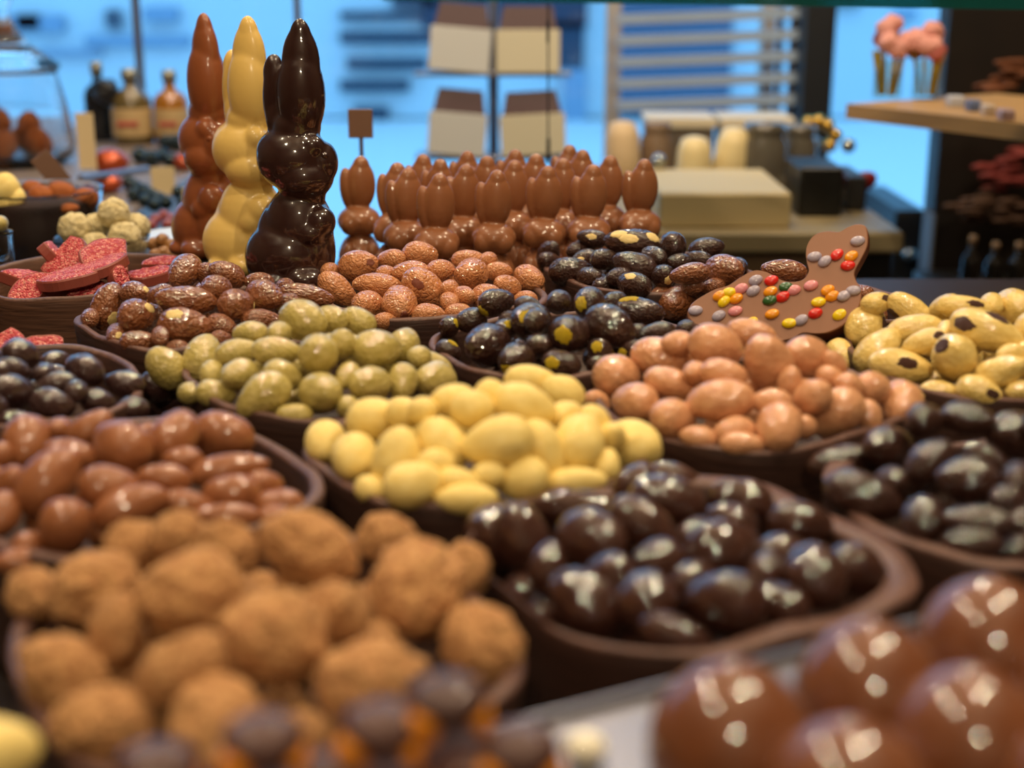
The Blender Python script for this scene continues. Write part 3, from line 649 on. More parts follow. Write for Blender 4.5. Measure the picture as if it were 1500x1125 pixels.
PM = Matrix([[ax[i], ay[i], nrm[i], p0[i]] for i in range(3)] + [[0, 0, 0, 1]]); pq.matrix_world = PM
sl = link('slab', mesh_from('slab', v, f, [M['plaque'], M['plaqueside']], False, fm), pq)
CN = dict(lilac=[(95, 727), (265, 765), (535, 505), (517, 583), (965, 333), (1040, 367), (1282, 217), (1180, 620), (1250, 580), (867, 797)],
    yellow=[(340, 595), (303, 660), (995, 665), (780, 820), (1147, 757), (505, 815)], orange=[(270, 620), (392, 640), (643, 588), (655, 752), (1063, 578), (1095, 622), (1235, 330), (395, 860)],
    pink=[(428, 568), (385, 730), (812, 578), (940, 543)], red=[(650, 507), (733, 627), (1130, 318), (1210, 397), (972, 747)], green=[(757, 555), (637, 652)])
cb = {}
for k, L in CN.items():
    cb[k] = mesh_from('sugar_button', *(lambda m: (m.v, m.f))(MB().ball((0, 0, 0), (.0048, .0034, .0024), 12)), M['c_' + k])
    for (cx, cy) in L:
        x, y = on_plaque(cx, cy); o = link('sugar_button', cb[k], pq, (x, y, .0006)); rg = random.Random(cx * 7 + cy); o.rotation_euler = (rg.uniform(-.15, .15), rg.uniform(-.15, .15), math.radians(rg.uniform(10, 50)))
        o['label'] = '%s sugar button' % k

# ------------------------------------------------------------------ ruby tablets in the bark bowl
def slab_part(name, lab, u, v, Y, wpx, dia, tilt, roll, yaw, seed, grp='ruby tablets in the bark bowl', thick=.0085):
    dia *= .84
    p = at_y(u, v, Y); rg = random.Random(seed); n = 36
    R = [dia / 2 * (1 + .10 * mnoise.noise(Vector((math.cos(2 * math.pi * i / n) * 1.8, math.sin(2 * math.pi * i / n) * 1.8, seed * 3.3)))) for i in range(n)]
    cut = rg.uniform(0, 6.28)
    pts = []
    for i in range(n):
        a = 2 * math.pi * i / n; x, y = R[i] * math.cos(a), R[i] * math.sin(a)
        c = x * math.cos(cut) + y * math.sin(cut)
        if c > dia * .22: x -= (c - dia * .22) * math.cos(cut); y -= (c - dia * .22) * math.sin(cut)
        pts.append((x, y))
    m = MB(); vv = []
    for s, z in ((.94, -thick / 2), (1, -thick / 2 + .001), (1, thick / 2 - .0012), (.97, thick / 2)): vv += [(x * s, y * s, z) for x, y in pts]
    ff = [tuple(range(n - 1, -1, -1)), tuple(range(3 * n, 4 * n))] + [(k * n + i, k * n + (i + 1) % n, (k + 1) * n + (i + 1) % n, (k + 1) * n + i) for k in range(3) for i in range(n)]
    t = thing('ruby_tablet', lab, 'chocolate tablet', p, grp)
    t.rotation_euler = (math.radians(tilt), math.radians(roll), math.radians(yaw))
    link('tablet', mesh_from('tablet', vv, ff, M['ruby'], False), t)
    cv = []; K = 7
    for k in range(K):
        for x, y in pts:
            s = .955 * (1 - k / K); z = thick / 2 + (.0011 + .0011 * mnoise.noise(Vector((x * s * 500, y * s * 500, seed))) if k else -.0003)
            cv.append((x * s, y * s, z))
    cv.append((0, 0, thick / 2 + .001)); cf = [(k * n + i, k * n + (i + 1) % n, (k + 1) * n + (i + 1) % n, (k + 1) * n + i) for k in range(K - 1) for i in range(n)] + [((K - 1) * n + i, (K - 1) * n + (i + 1) % n, K * n) for i in range(n)]
    c = link('raspberry_crumbs', mesh_from('raspberry_crumbs', cv, cf, M['crumbs']), t); c['label'] = 'red and pink crumb coating'
for a in [('ruby tablet standing on edge at the back left of the bark bowl', 75, 372, 1.09, 0, .052, 8, 52, 30), ('ruby tablet with crumbed face, high in the heap under white truffles, left one', 96, 378, 1.075, 0, .046, 38, -18, 0),
          ('ruby tablet with crumbed face, topmost right in the bark bowl', 165, 379, 1.06, 0, .058, 22, 4, 10), ('ruby tablet lying flat below the topmost right one', 132, 394, 1.045, 0, .066, 3, -12, 5),
          ('ruby tablet lying flat in the middle of the heap, thin edge facing forward', 108, 407, 1.03, 0, .060, 2, -9, -8), ('small ruby tablet on end beside the glossy brown almonds', 176, 408, 1.03, 0, .022, 60, 10, 50),
          ('ruby tablet leaning at the far left of the bark bowl', 42, 415, 1.045, 0, .052, 5, 14, 20), ('ruby tablet with crumbed face at the front rim of the bark bowl', 52, 431, 1.02, 0, .046, 34, 3, -15),
          ('ruby tablet half under the flat one near the front rim', 76, 421, 1.035, 0, .040, 6, -12, 40), ('dark-edged ruby tablet low at the front of the bark bowl', 128, 432, 1.02, 0, .036, 24, 5, 0),
          ('ruby tablet behind the brown almonds, lower of two', 218, 405, 1.06, 0, .042, 4, -6, 0), ('ruby tablet behind the brown almonds, upper of two', 236, 391, 1.09, 0, .036, 6, -5, 20)]:
    slab_part('t', a[0], a[1], a[2], a[3], a[4], a[5], a[6], a[7], a[8], int(a[1]))
slab_part('t', 'pink slab poking out behind the purplish dark almonds', 72, 532, .865, 0, .05, 30, 28, 0, 91, 'pink slabs behind purplish almonds')
slab_part('t', 'pink slab tip at the left edge above the purplish almonds', 2, 508, .865, 0, .035, 35, 20, 0, 92, 'pink slabs behind purplish almonds')

# ------------------------------------------------------------------ front tray with chocolate domes
ZT = .080
c0 = at_z(700, 1078, ZT); c1 = at_z(1430, 890, ZT); dr_ = (c1 - c0)[:2]; dr_ /= np.linalg.norm(dr_); nr_ = np.array([dr_[1], -dr_[0]])
def tpt(s, t, z=0): q = c0[:2] + dr_ * s + nr_ * t; return (q[0], q[1], z)
TL, TW = .36, .20
tr = thing('metal_tray', 'silver metal tray at the front right carrying domed chocolates', 'tray', (*tpt(0, 0)[:2], ZT)); tr.rotation_euler = (0, 0, math.atan2(dr_[1], dr_[0]))
MB().rbox(0, TL, -TW, 0, -.0035, 0, .001).build('tray_floor', M['steel'], tr)
m = MB(); m.rbox(0, TL, -.003, 0, 0, .003, .0008); m.rbox(0, TL, -TW, -TW + .003, 0, .003, .0008); m.rbox(0, .003, -TW + .003, -.003, 0, .003, .0008); m.rbox(TL - .003, TL, -TW + .003, -.003, 0, .003, .0008)
m.build('tray_rim', M['steel'], tr)
st = MB().rbox(.02, TL - .02, -TW + .01, -.02, 0, ZT - .0036, .002).build('tray_riser', M['black'], None, (*tpt(0, 0)[:2], 0)); st.rotation_euler = (0, 0, math.atan2(dr_[1], dr_[0])); tag(st, 'black riser block underneath the silver tray', 'block')
pr = [(0.001, 1.06), (.10, 1.045), (.22, 1.0), (.38, .925), (.55, .825), (.70, .69), (.83, .52), (.93, .32), (.985, .12), (1., -.10), (.985, -.3), (.93, -.5), (.86, -.62)]
dome = mesh_from('dome_body', *(lambda m: (m.v, m.f))(MB().lathe(list(reversed(pr)), 64)), M['ball'])
for lab, u, v, r in [('domed milk chocolate, leftmost on the silver tray', 1070, 1088, 112), ('domed milk chocolate in the back row, second from the left on the tray', 1273, 1020, 100), ('domed milk chocolate in the back row at the right edge of the photo', 1447, 957, 97),
                     ('domed milk chocolate at the right edge, in front of the back row one', 1420, 1092, 108), ('domed milk chocolate cut off by the bottom edge, between two others', 1243, 1172, 116), ('domed milk chocolate mostly beyond the right edge of the photo', 1602, 1020, 104),
                     ('domed milk chocolate beyond the bottom right corner', 1590, 1170, 112)]:
    for _ in range(3): z = ZT + (r / F * .42) * .62; p = at_z(u, v, z)
    rr = r * 1.1 / F * depth(p); o = link('domed_chocolate', dome, None, (p[0], p[1], ZT + rr * .6)); o.scale = (rr, rr, rr)
    tag(o, lab, 'chocolate', 'domed chocolates on the silver tray')
p = at_z(858, 1092, ZT + .005)
o = link('white_glare_drop', mesh_from('drop', *(lambda m: (m.v, m.f))(MB().ball((0, 0, 0), (.0062, .0055, .0045), 16)), simple('glare_white', 'efe8d0', .25, coat=.5)), None, (p[0], p[1], ZT + .0045)); tag(o, 'white drop standing in for a glare at the left end of the silver tray', 'sweet')  # white ball added for the bright glare on the tray

# ------------------------------------------------------------------ front pralines with candied orange, and a corner bowl of yellow almonds
make_bowl('chocolate_bowl', 'dark chocolate bowl below the front edge holding orange-filled pralines', [-.052, .268, .078, .076, .3, 3.], seed=21)
make_bowl('chocolate_bowl', 'dark chocolate bowl at the bottom left corner with a yellow almond', [-.228, .312, .07, .07, .6, 3.], seed=22)
pc_dark = sweet('praline_dark', '3f2620', '50312a', .5, .25, 'lumps', 3, .2); pc_sheen = simple('praline_lavender_sheen', '6a5c6c', .3, coat=.4); pc_or = simple('candied_orange', 'e08a12', .35, coat=.5)  # lavender-grey sheen of the dark praline base is put into its colour
fb = {}
def praline(lab, u, v, z, seed, yaw):
    p = at_z(u, v, z); rg = random.Random(seed); t = thing('orange_praline', lab, 'praline', (p[0], p[1], z - .021), 'orange pralines at the front edge', math.radians(yaw)); t.scale = (1.3, 1.3, 1.15)
    MB().rbox(-.0070, .0070, -.0070, .0070, 0, .0120, .0018).build('base', pc_sheen, t)
    MB().rbox(-.0082, -.0018, -.0076, .0040, .0085, .0165, .0015).build('orange_piece', pc_or, t)
    MB().rbox(.0040, .0084, -.0055, .0040, .0080, .0150, .0015).build('orange_piece', pc_or, t)
    me = remesh('cap', [((0, 0, .0165), (.0082, .0080, .0048)), ((0, 0, .0145), (.0062, .0070, .0060)), ((.002, -.001, .0185), (.0045, .0045, .003))], pc_dark, .0008, 3) if 'c' not in fb else fb['c']
    fb['c'] = me; link('chocolate_cap', me, t)
for i, a in enumerate([('orange praline, topmost of the front group', 655, 1012, .122, 4), ('orange praline left of and below the topmost one', 560, 1052, .117, -8), ('orange praline in the middle of the bottom edge, left of two taller ones', 385, 1070, .116, 6),
                       ('orange praline leftmost along the bottom edge', 228, 1112, .110, 12), ('orange praline rightmost of the front group, beside the silver tray', 762, 1085, .112, -5), ('orange praline low between the topmost and rightmost', 690, 1112, .107, 20), ('orange praline low left of centre at the bottom edge', 478, 1128, .106, -14)]):
    praline(a[0], a[1], a[2], a[3], i, a[4])
for i, (x, y) in enumerate([(-.10, .30), (-.07, .30), (-.04, .305), (-.01, .30), (-.085, .275), (-.055, .272), (-.025, .275), (-.04, .245)]):
    t = thing('orange_praline', 'orange praline in the lower layer of the front bowl', 'praline', (x, y, .062), 'lower layer of orange pralines', i * .7)
    MB().rbox(-.0110, .0110, -.0110, .0110, 0, .0240, .0025).build('base', pc_dark, t); MB().rbox(-.0112, -.004, -.0112, .004, .016, .0242, .001).build('orange_piece', pc_or, t)
rg = random.Random(4)
for i in range(9):
    x, y = (-.228 + rg.uniform(-.035, .035), .312 + rg.uniform(-.035, .035)) if i else (at_z(-12, 1105, .086)[0], at_z(-12, 1105, .086)[1])
    z = .086 if i == 0 else .05 + .004 * i
    o = link('yellow_almond', nut_mesh('yellow', i % 5, .05, 'smooth'), None, (x, y, z)); o.scale = (.014, .0105, .0105); o.rotation_euler = (0, .2, rg.uniform(0, 3))
    tag(o, 'pale yellow almond at the bottom left corner of the photo' if i == 0 else 'pale yellow almond below the bottom left corner', 'almond', 'yellow almonds in the corner bowl')

# ------------------------------------------------------------------ left: tubs, cups, jar, cards
tag(MB().rbox(-1.9, -.47, 1.5, 2.75, -.05, 0, .004).build('grey_counter', counterm), 'grey counter behind the tall rabbits at the left', 'counter')
tag(MB().rbox(-1.85, -.5, 1.55, 2.7, FL, -.051, .004).build('dark_cabinet', M['black']), 'dark base under the grey counter at the left', 'cabinet')
tag(MB().rbox(-1.15, .7, .12, 1.32, FL, -.041, .004).build('black_plinth', M['black']), 'black cabinet base below the display table', 'cabinet')
def tub(lab, u, v, Y, r, h, th=.0022, matn='clear', cat='container', flare=1.06):
    p = at_y(u, v, Y)
    pf = [(r / flare * .96, 0), (r / flare, .003), (r, h - .002), (r + .001, h), (r - th, h), (r - th - .001, h - .003), (r / flare - th, .005), (.001, .004)]
    o = link('clear_tub', mesh_from('clear_tub', *(lambda m: (m.v, m.f))(MB().lathe(pf, 48)), M[matn]), None, (p[0], Y, 0)); return tag(o, lab, cat)
def sphere(name, lab, cat, u, v, Y, rpx, mat, grp=None, sq=1., kind='truffle', amp=.02, rz=None):
    p = at_y(u, v, Y); r = rpx / F * depth(p)
    o = link(name, nut_mesh(mat, int(u) % 5, amp, kind) if mat in M else mat, None, p); o.scale = (r, r, r * sq); o.rotation_euler = (u, v, u + v) if rz is None else rz
    return tag(o, lab, cat, grp)
M['whitetruf'] = sweet('white_truffle', 'd2c08e', 'e2d4a8', .8, 0, 'dust', 9, .8); M['cocoa'] = sweet('cocoa_almond', '8e4a1e', 'a05a28', .75, .0, 'dust', 6, .3)
tub('clear tub of white truffles behind the ruby tablets', 150, 372, 1.27, .042, .062)
for lab, u, v, Y, r in [('white truffle, leftmost in the clear tub', 109, 334, 1.262, 23), ('white truffle on top of the others in the clear tub', 167, 313, 1.27, 23), ('white truffle partly hidden between the left and top ones', 142, 331, 1.285, 19),
                        ('white truffle at the right front of the clear tub', 183, 348, 1.258, 23.5), ('white truffle at the right rear rim of the clear tub', 200, 333, 1.29, 20), ('white truffle low at the front of the clear tub', 140, 362, 1.25, 21.5), ('white truffle low at the right wall of the clear tub', 204, 364, 1.27, 13)]:
    sphere('white_truffle', lab, 'truffle', u, v, Y, r, 'whitetruf', 'white truffles in the clear tub')
tb = tub('dark-filled clear tub of cocoa almonds at the left', 66, 400, 1.40, .062, .085)
p = at_y(66, 400, 1.40); tag(link('dark_chocolate_powder', mesh_from('powder', *(lambda m: (m.v, m.f))(MB().lathe([(.054, .005), (.0575, .075), (.04, .080), (.001, .082)], 48)), sweet('dark_powder', '221411', '2e1a15', .8, 0, 'dust', 30, .5)), None, (p[0], 1.40, 0)), 'dark chocolate powder filling the clear tub', 'chocolate powder', kind='stuff')
for lab, u, v, Y, r, s in [('cocoa almond, leftmost on the dark powder', 48, 277, 1.42, 16, .8), ('large cocoa almond second from left on the powder', 62, 287, 1.39, 20, .8), ('large cocoa almond in the centre of the powder', 90, 283, 1.40, 21, .85),
                           ('cocoa almond at the right rim of the dark tub', 126, 290, 1.39, 19, .8), ('small cocoa almond low at the front of the powder', 102, 305, 1.36, 14, .6), ('cocoa almond behind the two left ones', 32, 293, 1.38, 13, .7)]:
    sphere('cocoa_almond', lab, 'almond', u, v, Y, r, 'cocoa', 'cocoa almonds on dark powder', s, 'smooth', .05, (0, 0, .3))
for k, (u, v, r) in enumerate([(8, 275, 22), (22, 290, 16), (5, 296, 18)]):
    sphere('pale_yellow_sweet', ['pale yellow sweet, top one at the left edge', 'pale yellow sweet, rightmost beside the cocoa almonds', 'pale yellow sweet, lowest at the left edge'][k], 'sweet', u, v, 1.36, r, 'yellow', 'pale yellow sweets at the left edge', .8, 'smooth', .15)
tub('small frosted cup at the left edge behind the bark bowl', -4, 392, 1.20, .015, .079, flare=1.0); sphere('olive_nut', 'olive nut on top of the small frosted cup', 'nut', 0, 328, 1.20, 12, 'green')
# cards
def card(lab, u, v, Y, w, h, mat='card', yaw=0, lean=0, stem=0, base=None):
    p = at_y(u, v, Y); k = depth(p) / F; W_, H_ = w * k / 2, h * k / 2
    t = thing('price_card', lab, 'sign', (p[0], Y, p[2] - H_ - stem * k), 'price cards on the counters', math.radians(yaw)); t.rotation_euler = (0, math.radians(lean), math.radians(yaw))
    MB().rbox(-W_, W_, -.001, .001, stem * k, stem * k + 2 * H_, .0004).build('card', M[mat], t)
    if stem: MB().tube((0, .002, 0), (0, .002, stem * k + H_), .002).build('stem', M['steel'], t)
    MB().rbox(-W_ * .8, W_ * .8, -.006, .006, 0, .003, .0008).build('card_foot', M['steel'], t)
card('tall narrow cream card in front of the amber bottles', 126, 208, 1.95, 26, 84); card('cream square card above the dark foil sweets', 239, 266, 1.9, 34, 42, yaw=10)
card('cream card beside the milk chocolate rabbit', 278, 300, 1.75, 22, 48, yaw=-20); card('pinkish card on a stem between the dark rabbit and small bunnies', 528, 181, 1.362, 36, 42, 'cardb', stem=173)
card('brown card leaning above the cocoa almonds', 95, 245, 1.5, 30, 62, 'cardb', yaw=25, lean=-35)
tag(MB().tube(at_y(118, 262, 1.85), at_y(216, 248, 2.0), .005).build('price_rail', M['steel']), 'thin grey rail running toward the cream square card', 'rail')
# glass jar with lid
jp = at_y(25, 236, 2.2); jar = thing('glass_jar', 'large lidded glass jar of cocoa chunks at the top left', 'jar', (jp[0], 2.2, 0))
k_ = depth(jp) / F
MB().lathe([(.070, 0), (.072, .004), (.085, .012), (.088, .03), (.080, .09), (.070, .135), (.073, .142), (.069, .142), (.066, .135), (.076, .09), (.083, .03), (.079, .016), (.001, .012)], 56).build('jar_body', M['clear'], jar, smooth=True)
MB().lathe([(.075, .143), (.076, .148), (.060, .160), (.035, .178), (.018, .20), (.010, .215), (.008, .23), (.014, .24), (.016, .252), (.012, .264), (.001, .268)], 56).build('jar_lid', M['clear'], jar, smooth=True)
for k, (dx, dy, dz, r) in enumerate([(-.04, -.03, .034, .024), (0, -.05, .032, .024), (.042, -.02, .034, .024), (.01, .03, .034, .025), (-.02, -.012, .062, .024), (.025, -.005, .060, .021), (-.045, .03, .036, .02)]):
    o = link('cocoa_chunk', nut_mesh('cocoa', k % 5, .25, 'truffle'), None, (jp[0] + dx, 2.2 + dy, dz)); o.scale = (r * 1.05, r, r * .8); o.rotation_euler = (k, k * 2, k)
    tag(o, 'orange-brown cocoa chunk inside the big glass jar', 'chocolate', 'cocoa chunks in the glass jar')
# bottles
amber = simple('amber_liquor', '9a6420', .15, coat=.6); labelm = simple('bottle_label', 'b59a6e', .7); redm = simple('label_red', 'a8403c', .7)
def bottle(lab, u, v, Y, w, h, body, capm, label=True, grp='liquor bottles on the grey counter', zb=None):
    p = at_y(u, v, Y); k = depth(p) / F; W_, H_ = w * k / 2, h * k
    if zb is not None: p[2] = zb
    t = thing('bottle', lab, 'bottle', (p[0], Y, p[2]), grp)
    MB().lathe([(W_ * .9, 0), (W_, .004), (W_, H_ * .58), (W_ * .85, H_ * .66), (W_ * .35, H_ * .74), (W_ * .3, H_ * .86)], 32).build('bottle_body', body, t, smooth=True)
    MB().lathe([(W_ * .42, H_ * .84), (W_ * .42, H_ * .99), (W_ * .3, H_)], 24).build('cap', capm, t, smooth=True)
    if label:
        MB().lathe([(W_ * 1.015, H_ * .12), (W_ * 1.02, H_ * .13), (W_ * 1.02, H_ * .48), (W_ * 1.015, H_ * .49)], 32).build('label', labelm, t, smooth=True)
        MB().rbox(-W_ * .5, W_ * .5, -W_ * 1.06, -W_ * .9, H_ * .26, H_ * .32, .0005).build('label_mark', redm, [c for c in t.children if c.name.startswith('label')][0])
silver = simple('silver_cap', '9c9a8c', .3, .7)
olive_glass = simple('olive_brown_bottle', '5e5030', .2, coat=.5)
bottle('olive-brown liquor bottle with a red mark on its label', 197, 214, 2.45, 58, 108, olive_glass, silver, zb=0); bottle('amber liquor bottle beside the milk chocolate rabbit', 254, 212, 2.45, 50, 106, amber, silver, zb=0)
M['blacksatin'] = simple('black_satin', '14151c', .35); M['foil'] = simple('dark_teal_foil', '2c383c', .22, .8); M['orangefoil'] = simple('orange_red_foil', 'b04a22', .25, .5, .4); M['redc'] = simple('red_wrapped_sweet', '8c3a3a', .3, coat=.5)
M['goldc'] = simple('golden_sweet', '9a6a38', .35, coat=.4); M['pinkrose'] = simple('dried_pink_rose', 'd79a92', .8); M['rosedark'] = simple('dried_red_rose', 'b0605a', .8)
bottle('black-bowed bottle behind the tall narrow card', 150, 214, 2.5, 42, 112, simple('black_bottle', '1a1c22', .2), silver, False, zb=0)
sphere('black_bow', 'black satin bow on the bottle behind the tall card', 'bow', 156, 134, 2.44, 20, 'blacksatin', amp=.3)
for i, (u, v, r) in enumerate([(235, 196, 11), (249, 192, 12), (263, 196, 11), (243, 208, 11), (258, 209, 12), (272, 206, 10), (205, 228, 12), (222, 232, 12), (238, 228, 11), (252, 236, 12), (208, 262, 0), (189, 268, 10), (199, 275, 11), (210, 280, 11), (221, 286, 11), (232, 292, 11), (243, 297, 10), (196, 286, 10), (212, 294, 10), (226, 300, 10), (262, 282, 10), (268, 296, 9)]):
    if r == 0: continue
    a = PITCH + math.atan((v + r - 562.5) / F); Y = min(2.5, CAMH / math.tan(a))
    sphere('foil_wrapped_ball', 'dark teal foil-wrapped ball %s' % ('in the cluster in front of the amber bottle' if v < 215 else ('in the row above the cream square card' if v < 245 else 'in the diagonal cluster beside the cream square card')), 'sweet', u, v, Y, r, 'foil',
           'dark teal foil-wrapped balls, ' + ('rear' if v < 215 else ('middle' if v < 245 else 'front')))
for i, (u, v, a, lab) in enumerate([(163, 236, 26, 'large orange-red foil egg beside the tall narrow card'), (160, 268, 20, 'smaller orange-red foil egg below the larger one'), (272, 236, 18, 'brown-orange foil egg touching the milk chocolate rabbit')]):
    Y = CAMH / math.tan(PITCH + math.atan((v + a * .7 - 562.5) / F)); o = sphere('foil_egg', lab, 'foil egg', u, v, Y, a, 'orangefoil', 'orange foil eggs', .75, 'smooth', .05, (0, 0, 0)); 
for i, (u, v) in enumerate([(228, 322), (240, 316), (252, 321), (264, 316), (246, 329), (262, 328), (275, 322), (284, 330), (222, 330)]):
    Y = CAMH / math.tan(PITCH + math.atan((v + 8 - 562.5) / F)); sphere('red_wrapped_sweet', 'dark red wrapped sweet in the heap left of the milk chocolate rabbit', 'sweet', u, v, Y, 8.5, 'redc', 'red wrapped sweets')
tag(MB().lathe([(.022, .0), (.014, .004), (.010, .03), (.034, .046), (.036, .048), (.033, .047), (.001, .042)], 36).build('white_dish', simple('white_dish', 'c8d2e0', .3), None, (at_y(262, 348, 1.36)[0], 1.36, 0.0), True), 'small white dish left of the milk chocolate rabbit', 'dish')
for i, (u, v) in enumerate([(226, 358), (238, 352), (250, 360), (262, 366), (240, 370), (228, 374), (254, 374), (268, 378), (216, 382), (232, 386)]):
    Y = 1.27 - .004 * i; sphere('golden_brown_sweet', 'golden brown sweet in the heap behind the ruby tablets', 'sweet', u, v, Y, 10, 'goldc', 'golden brown sweets')

# ------------------------------------------------------------------ middle background: rack of pouches, wire, posts
def box_px(name, lab, cat, u0, u1, v0, v1, Y, dep, mat, grp=None, r=.003, parent=None):
    a = at_y(u0, v1, Y); b = at_y(u1, v0, Y)
    z0, z1 = a[2], b[2]
    if 'counter' in (grp or '') or name == 'beige_box': z1 += ZC - z0; z0 = ZC
    o = MB().rbox(-(b[0] - a[0]) / 2, (b[0] - a[0]) / 2, 0, dep, 0, z1 - z0, min(r, (z1 - z0) / 3)).build(name, mat, None, ((a[0] + b[0]) / 2, Y, z0))
    return tag(o, lab, cat, grp)
pouchd = simple('dark_plum_pouch', '4a3038', .5); pouchl = simple('cream_paper_label', 'd8d2bc', .8); pouchl2 = simple('grey_paper_label', 'd2d5d8', .8)
RY = 2.6; rk = thing('pouch_rack', 'thin metal stand holding four labelled pouches by the window', 'display stand', (at_y(722, 100, RY)[0], RY + .05, FL))
top = at_y(722, -30, RY)[2] - FL
MB().tube((0, 0, 0), (0, 0, top), .010).build('pole', M['steel'], rk); MB().lathe([(.14, 0), (.14, .01), (.02, .02), (.001, .021)], 32).build('foot', M['steel'], rk)
for v in (106, 228): zz = at_y(722, v, RY)[2] - FL; MB().rbox(-.14, .14, -.07, .02, zz - .006, zz, .001).build('shelf', M['steel'], rk)
for lab, u, v0, v1, w, tl, lm in [('upper left pouch on the rack, grey-white label', 672, 8, 105, 84, 8, pouchl2), ('upper right pouch on the rack, cream label', 773, 12, 107, 88, 0, pouchl), ('lower left pouch on the rack, grey-white label', 668, 132, 227, 80, 8, pouchl2), ('lower right pouch on the rack, cream label', 782, 135, 227, 90, -5, pouchl)]:
    p = at_y(u, v1, RY); k = depth(p) / F; w_, h_ = w * k / 2, (v1 - v0) * k
    t = thing('labelled_pouch', lab, 'pouch', (p[0], RY, p[2]), 'labelled pouches on the rack'); t.rotation_euler = (0, math.radians(tl * .6), 0)
    vv = [(-w_, -.018, 0), (w_, -.018, 0), (w_, .018, 0), (-w_, .018, 0), (-w_ * 1.02, -.02, h_ * .5), (w_ * 1.02, -.02, h_ * .5), (w_ * 1.02, .016, h_ * .5), (-w_ * 1.02, .016, h_ * .5), (-w_ * .8, -.003, h_), (w_ * .8, -.003, h_), (w_ * .8, .003, h_), (-w_ * .8, .003, h_)]
    MB().add(vv, [(3, 2, 1, 0), (8, 9, 10, 11)] + [(a + i, a + (i + 1) % 4, a + 4 + (i + 1) % 4, a + 4 + i) for a in (0, 4) for i in range(4)]).build('pouch_body', pouchd, t)
    MB().rbox(-w_ * 1.05, w_ * 1.05, -.0235, -.0205, .002, h_ * .66, .001).build('label', lm, t)
# glass shelf with its hanging wire
shm, n_, l_, b_ = newmat('green_glass_shelf'); b_.inputs['Base Color'].default_value = srgb('1d6a66'); b_.inputs['Transmission Weight'].default_value = .6; b_.inputs['Roughness'].default_value = .1
a = at_y(560, 0, 1.80); b = at_y(1500, 14, 1.45); e_ = b + (b - a) * .12; zsh = a[2]
gs = MB().prism([(a[0], a[1]), (e_[0], e_[1]), (e_[0] + .08, e_[1] + .22), (a[0] + .08, a[1] + .22)], zsh, zsh + .012).build('glass_shelf', shm); tag(gs, 'green-edged glass shelf along the top of the view', 'shelf')
wa = at_y(803, 2, 1.705); wb = at_y(803, 240, 1.705); wa[2] = zsh - .0005
tag(MB().tube(wa, wb, .0010).tube((wb[0], wb[1], wb[2] + .03), (wb[0], wb[1], wb[2]), .0022).tube((wa[0], wa[1], wa[2] - .02), (wa[0], wa[1], wa[2] - .045), .0018).build('hanging_wire', simple('dark_wire', '1b2530', .4, .5)), 'thin dark wire hanging above the small bunnies', 'wire')
for u, r, v1, Y, lab in ((208, .008, 140, 2.7, 'grey metal post rising behind the amber bottles'), (452, .006, 420, 2.45, 'thin grey metal post rising behind the dark rabbit')):
    p = at_y(u, v1, Y); tag(MB().tube((p[0], Y, -.0 if u < 300 else FL), (p[0], Y, CE), r).build('metal_post', M['steel']), lab, 'post')

# ------------------------------------------------------------------ right background counter and goods
woodc = simple('brown_counter_wood', '6e573e', .5); beige = simple('beige_box', 'cdb98a', .6); taupe = simple('taupe_box', '6a5f54', .6)
ZC = -.056
tag(MB().rbox(.14, .535, 1.93, 2.6, ZC - .03, ZC, .004).build('goods_counter', simple('pale_counter_top', '9a8a68', .5)), 'pale counter top under the beige box at the right', 'counter')
tag(MB().rbox(.15, .415, 1.95, 2.58, FL, ZC - .031, .004).build('wooden_cabinet', woodc), 'brown wooden counter front behind the dark pale-spotted almonds', 'cabinet')
tag(MB().rbox(.417, .525, 1.95, 2.58, FL, ZC - .031, .004).build('black_cabinet_unit', M['black']), 'black counter front right of the brown wooden one', 'cabinet')
box_px('beige_box', 'long beige box on the counter right of the small bunnies', 'box', 965, 1160, 290, 341, 1.96, .24, beige)
def on_c(lab, name, cat, u, Y, w, h, prof, mat, grp=None, z=ZC, rz=0, lean=0):
    p = at_y(u, 200, Y); k = depth(p) / F; o = MB().lathe([(r * w * k / 2, zz * h * k) for r, zz in prof], 36).build(name, mat, None, (p[0], Y, z), True); o.rotation_euler = (0, math.radians(lean), 0); return tag(o, lab, cat, grp)
CUP = [(.6, 0), (.9, .06), (1, .35), (.92, .75), (.7, .95), (.3, 1), (.01, 1.)]
JAR = [(.8, 0), (.95, .05), (1, .3), (1, .7), (.8, .8), (.8, .82), (.85, .84), (.85, .98), (.01, 1)]
BALL = [(.05, 0), (.5, .07), (.87, .25), (1, .5), (.87, .75), (.5, .93), (.05, 1)]
greyg = simple('smoky_jar', '5a554c', .15, coat=.8); silv = simple('silver_ball', 'aab0b0', .15, .9)
on_c('cream rounded cup behind the beige box, left one of two', 'ceramic_cup', 'cup', 1018, 2.28, 54, 82, CUP, creamm, 'cream cups'); on_c('cream rounded cup behind the beige box, right one of two', 'ceramic_cup', 'cup', 1068, 2.30, 54, 92, CUP, creamm, 'cream cups', lean=6)
on_c('smoky glass jar right of the cream cups', 'glass_jar', 'jar', 1120, 2.3, 70, 100, JAR, greyg, 'smoky jars'); on_c('smoky glass jar farther right beside the dark column', 'glass_jar', 'jar', 1172, 2.35, 52, 90, JAR, greyg, 'smoky jars')
on_c('cream pot just above the rightmost small bunny', 'ceramic_pot', 'pot', 912, 2.40, 54, 88, CUP, simple('cream_pot', 'd9bf9a', .5)); on_c('brownish pot between the cream pot and cream cups', 'ceramic_pot', 'pot', 962, 2.42, 48, 84, JAR, simple('brown_pot', '7a6450', .4))
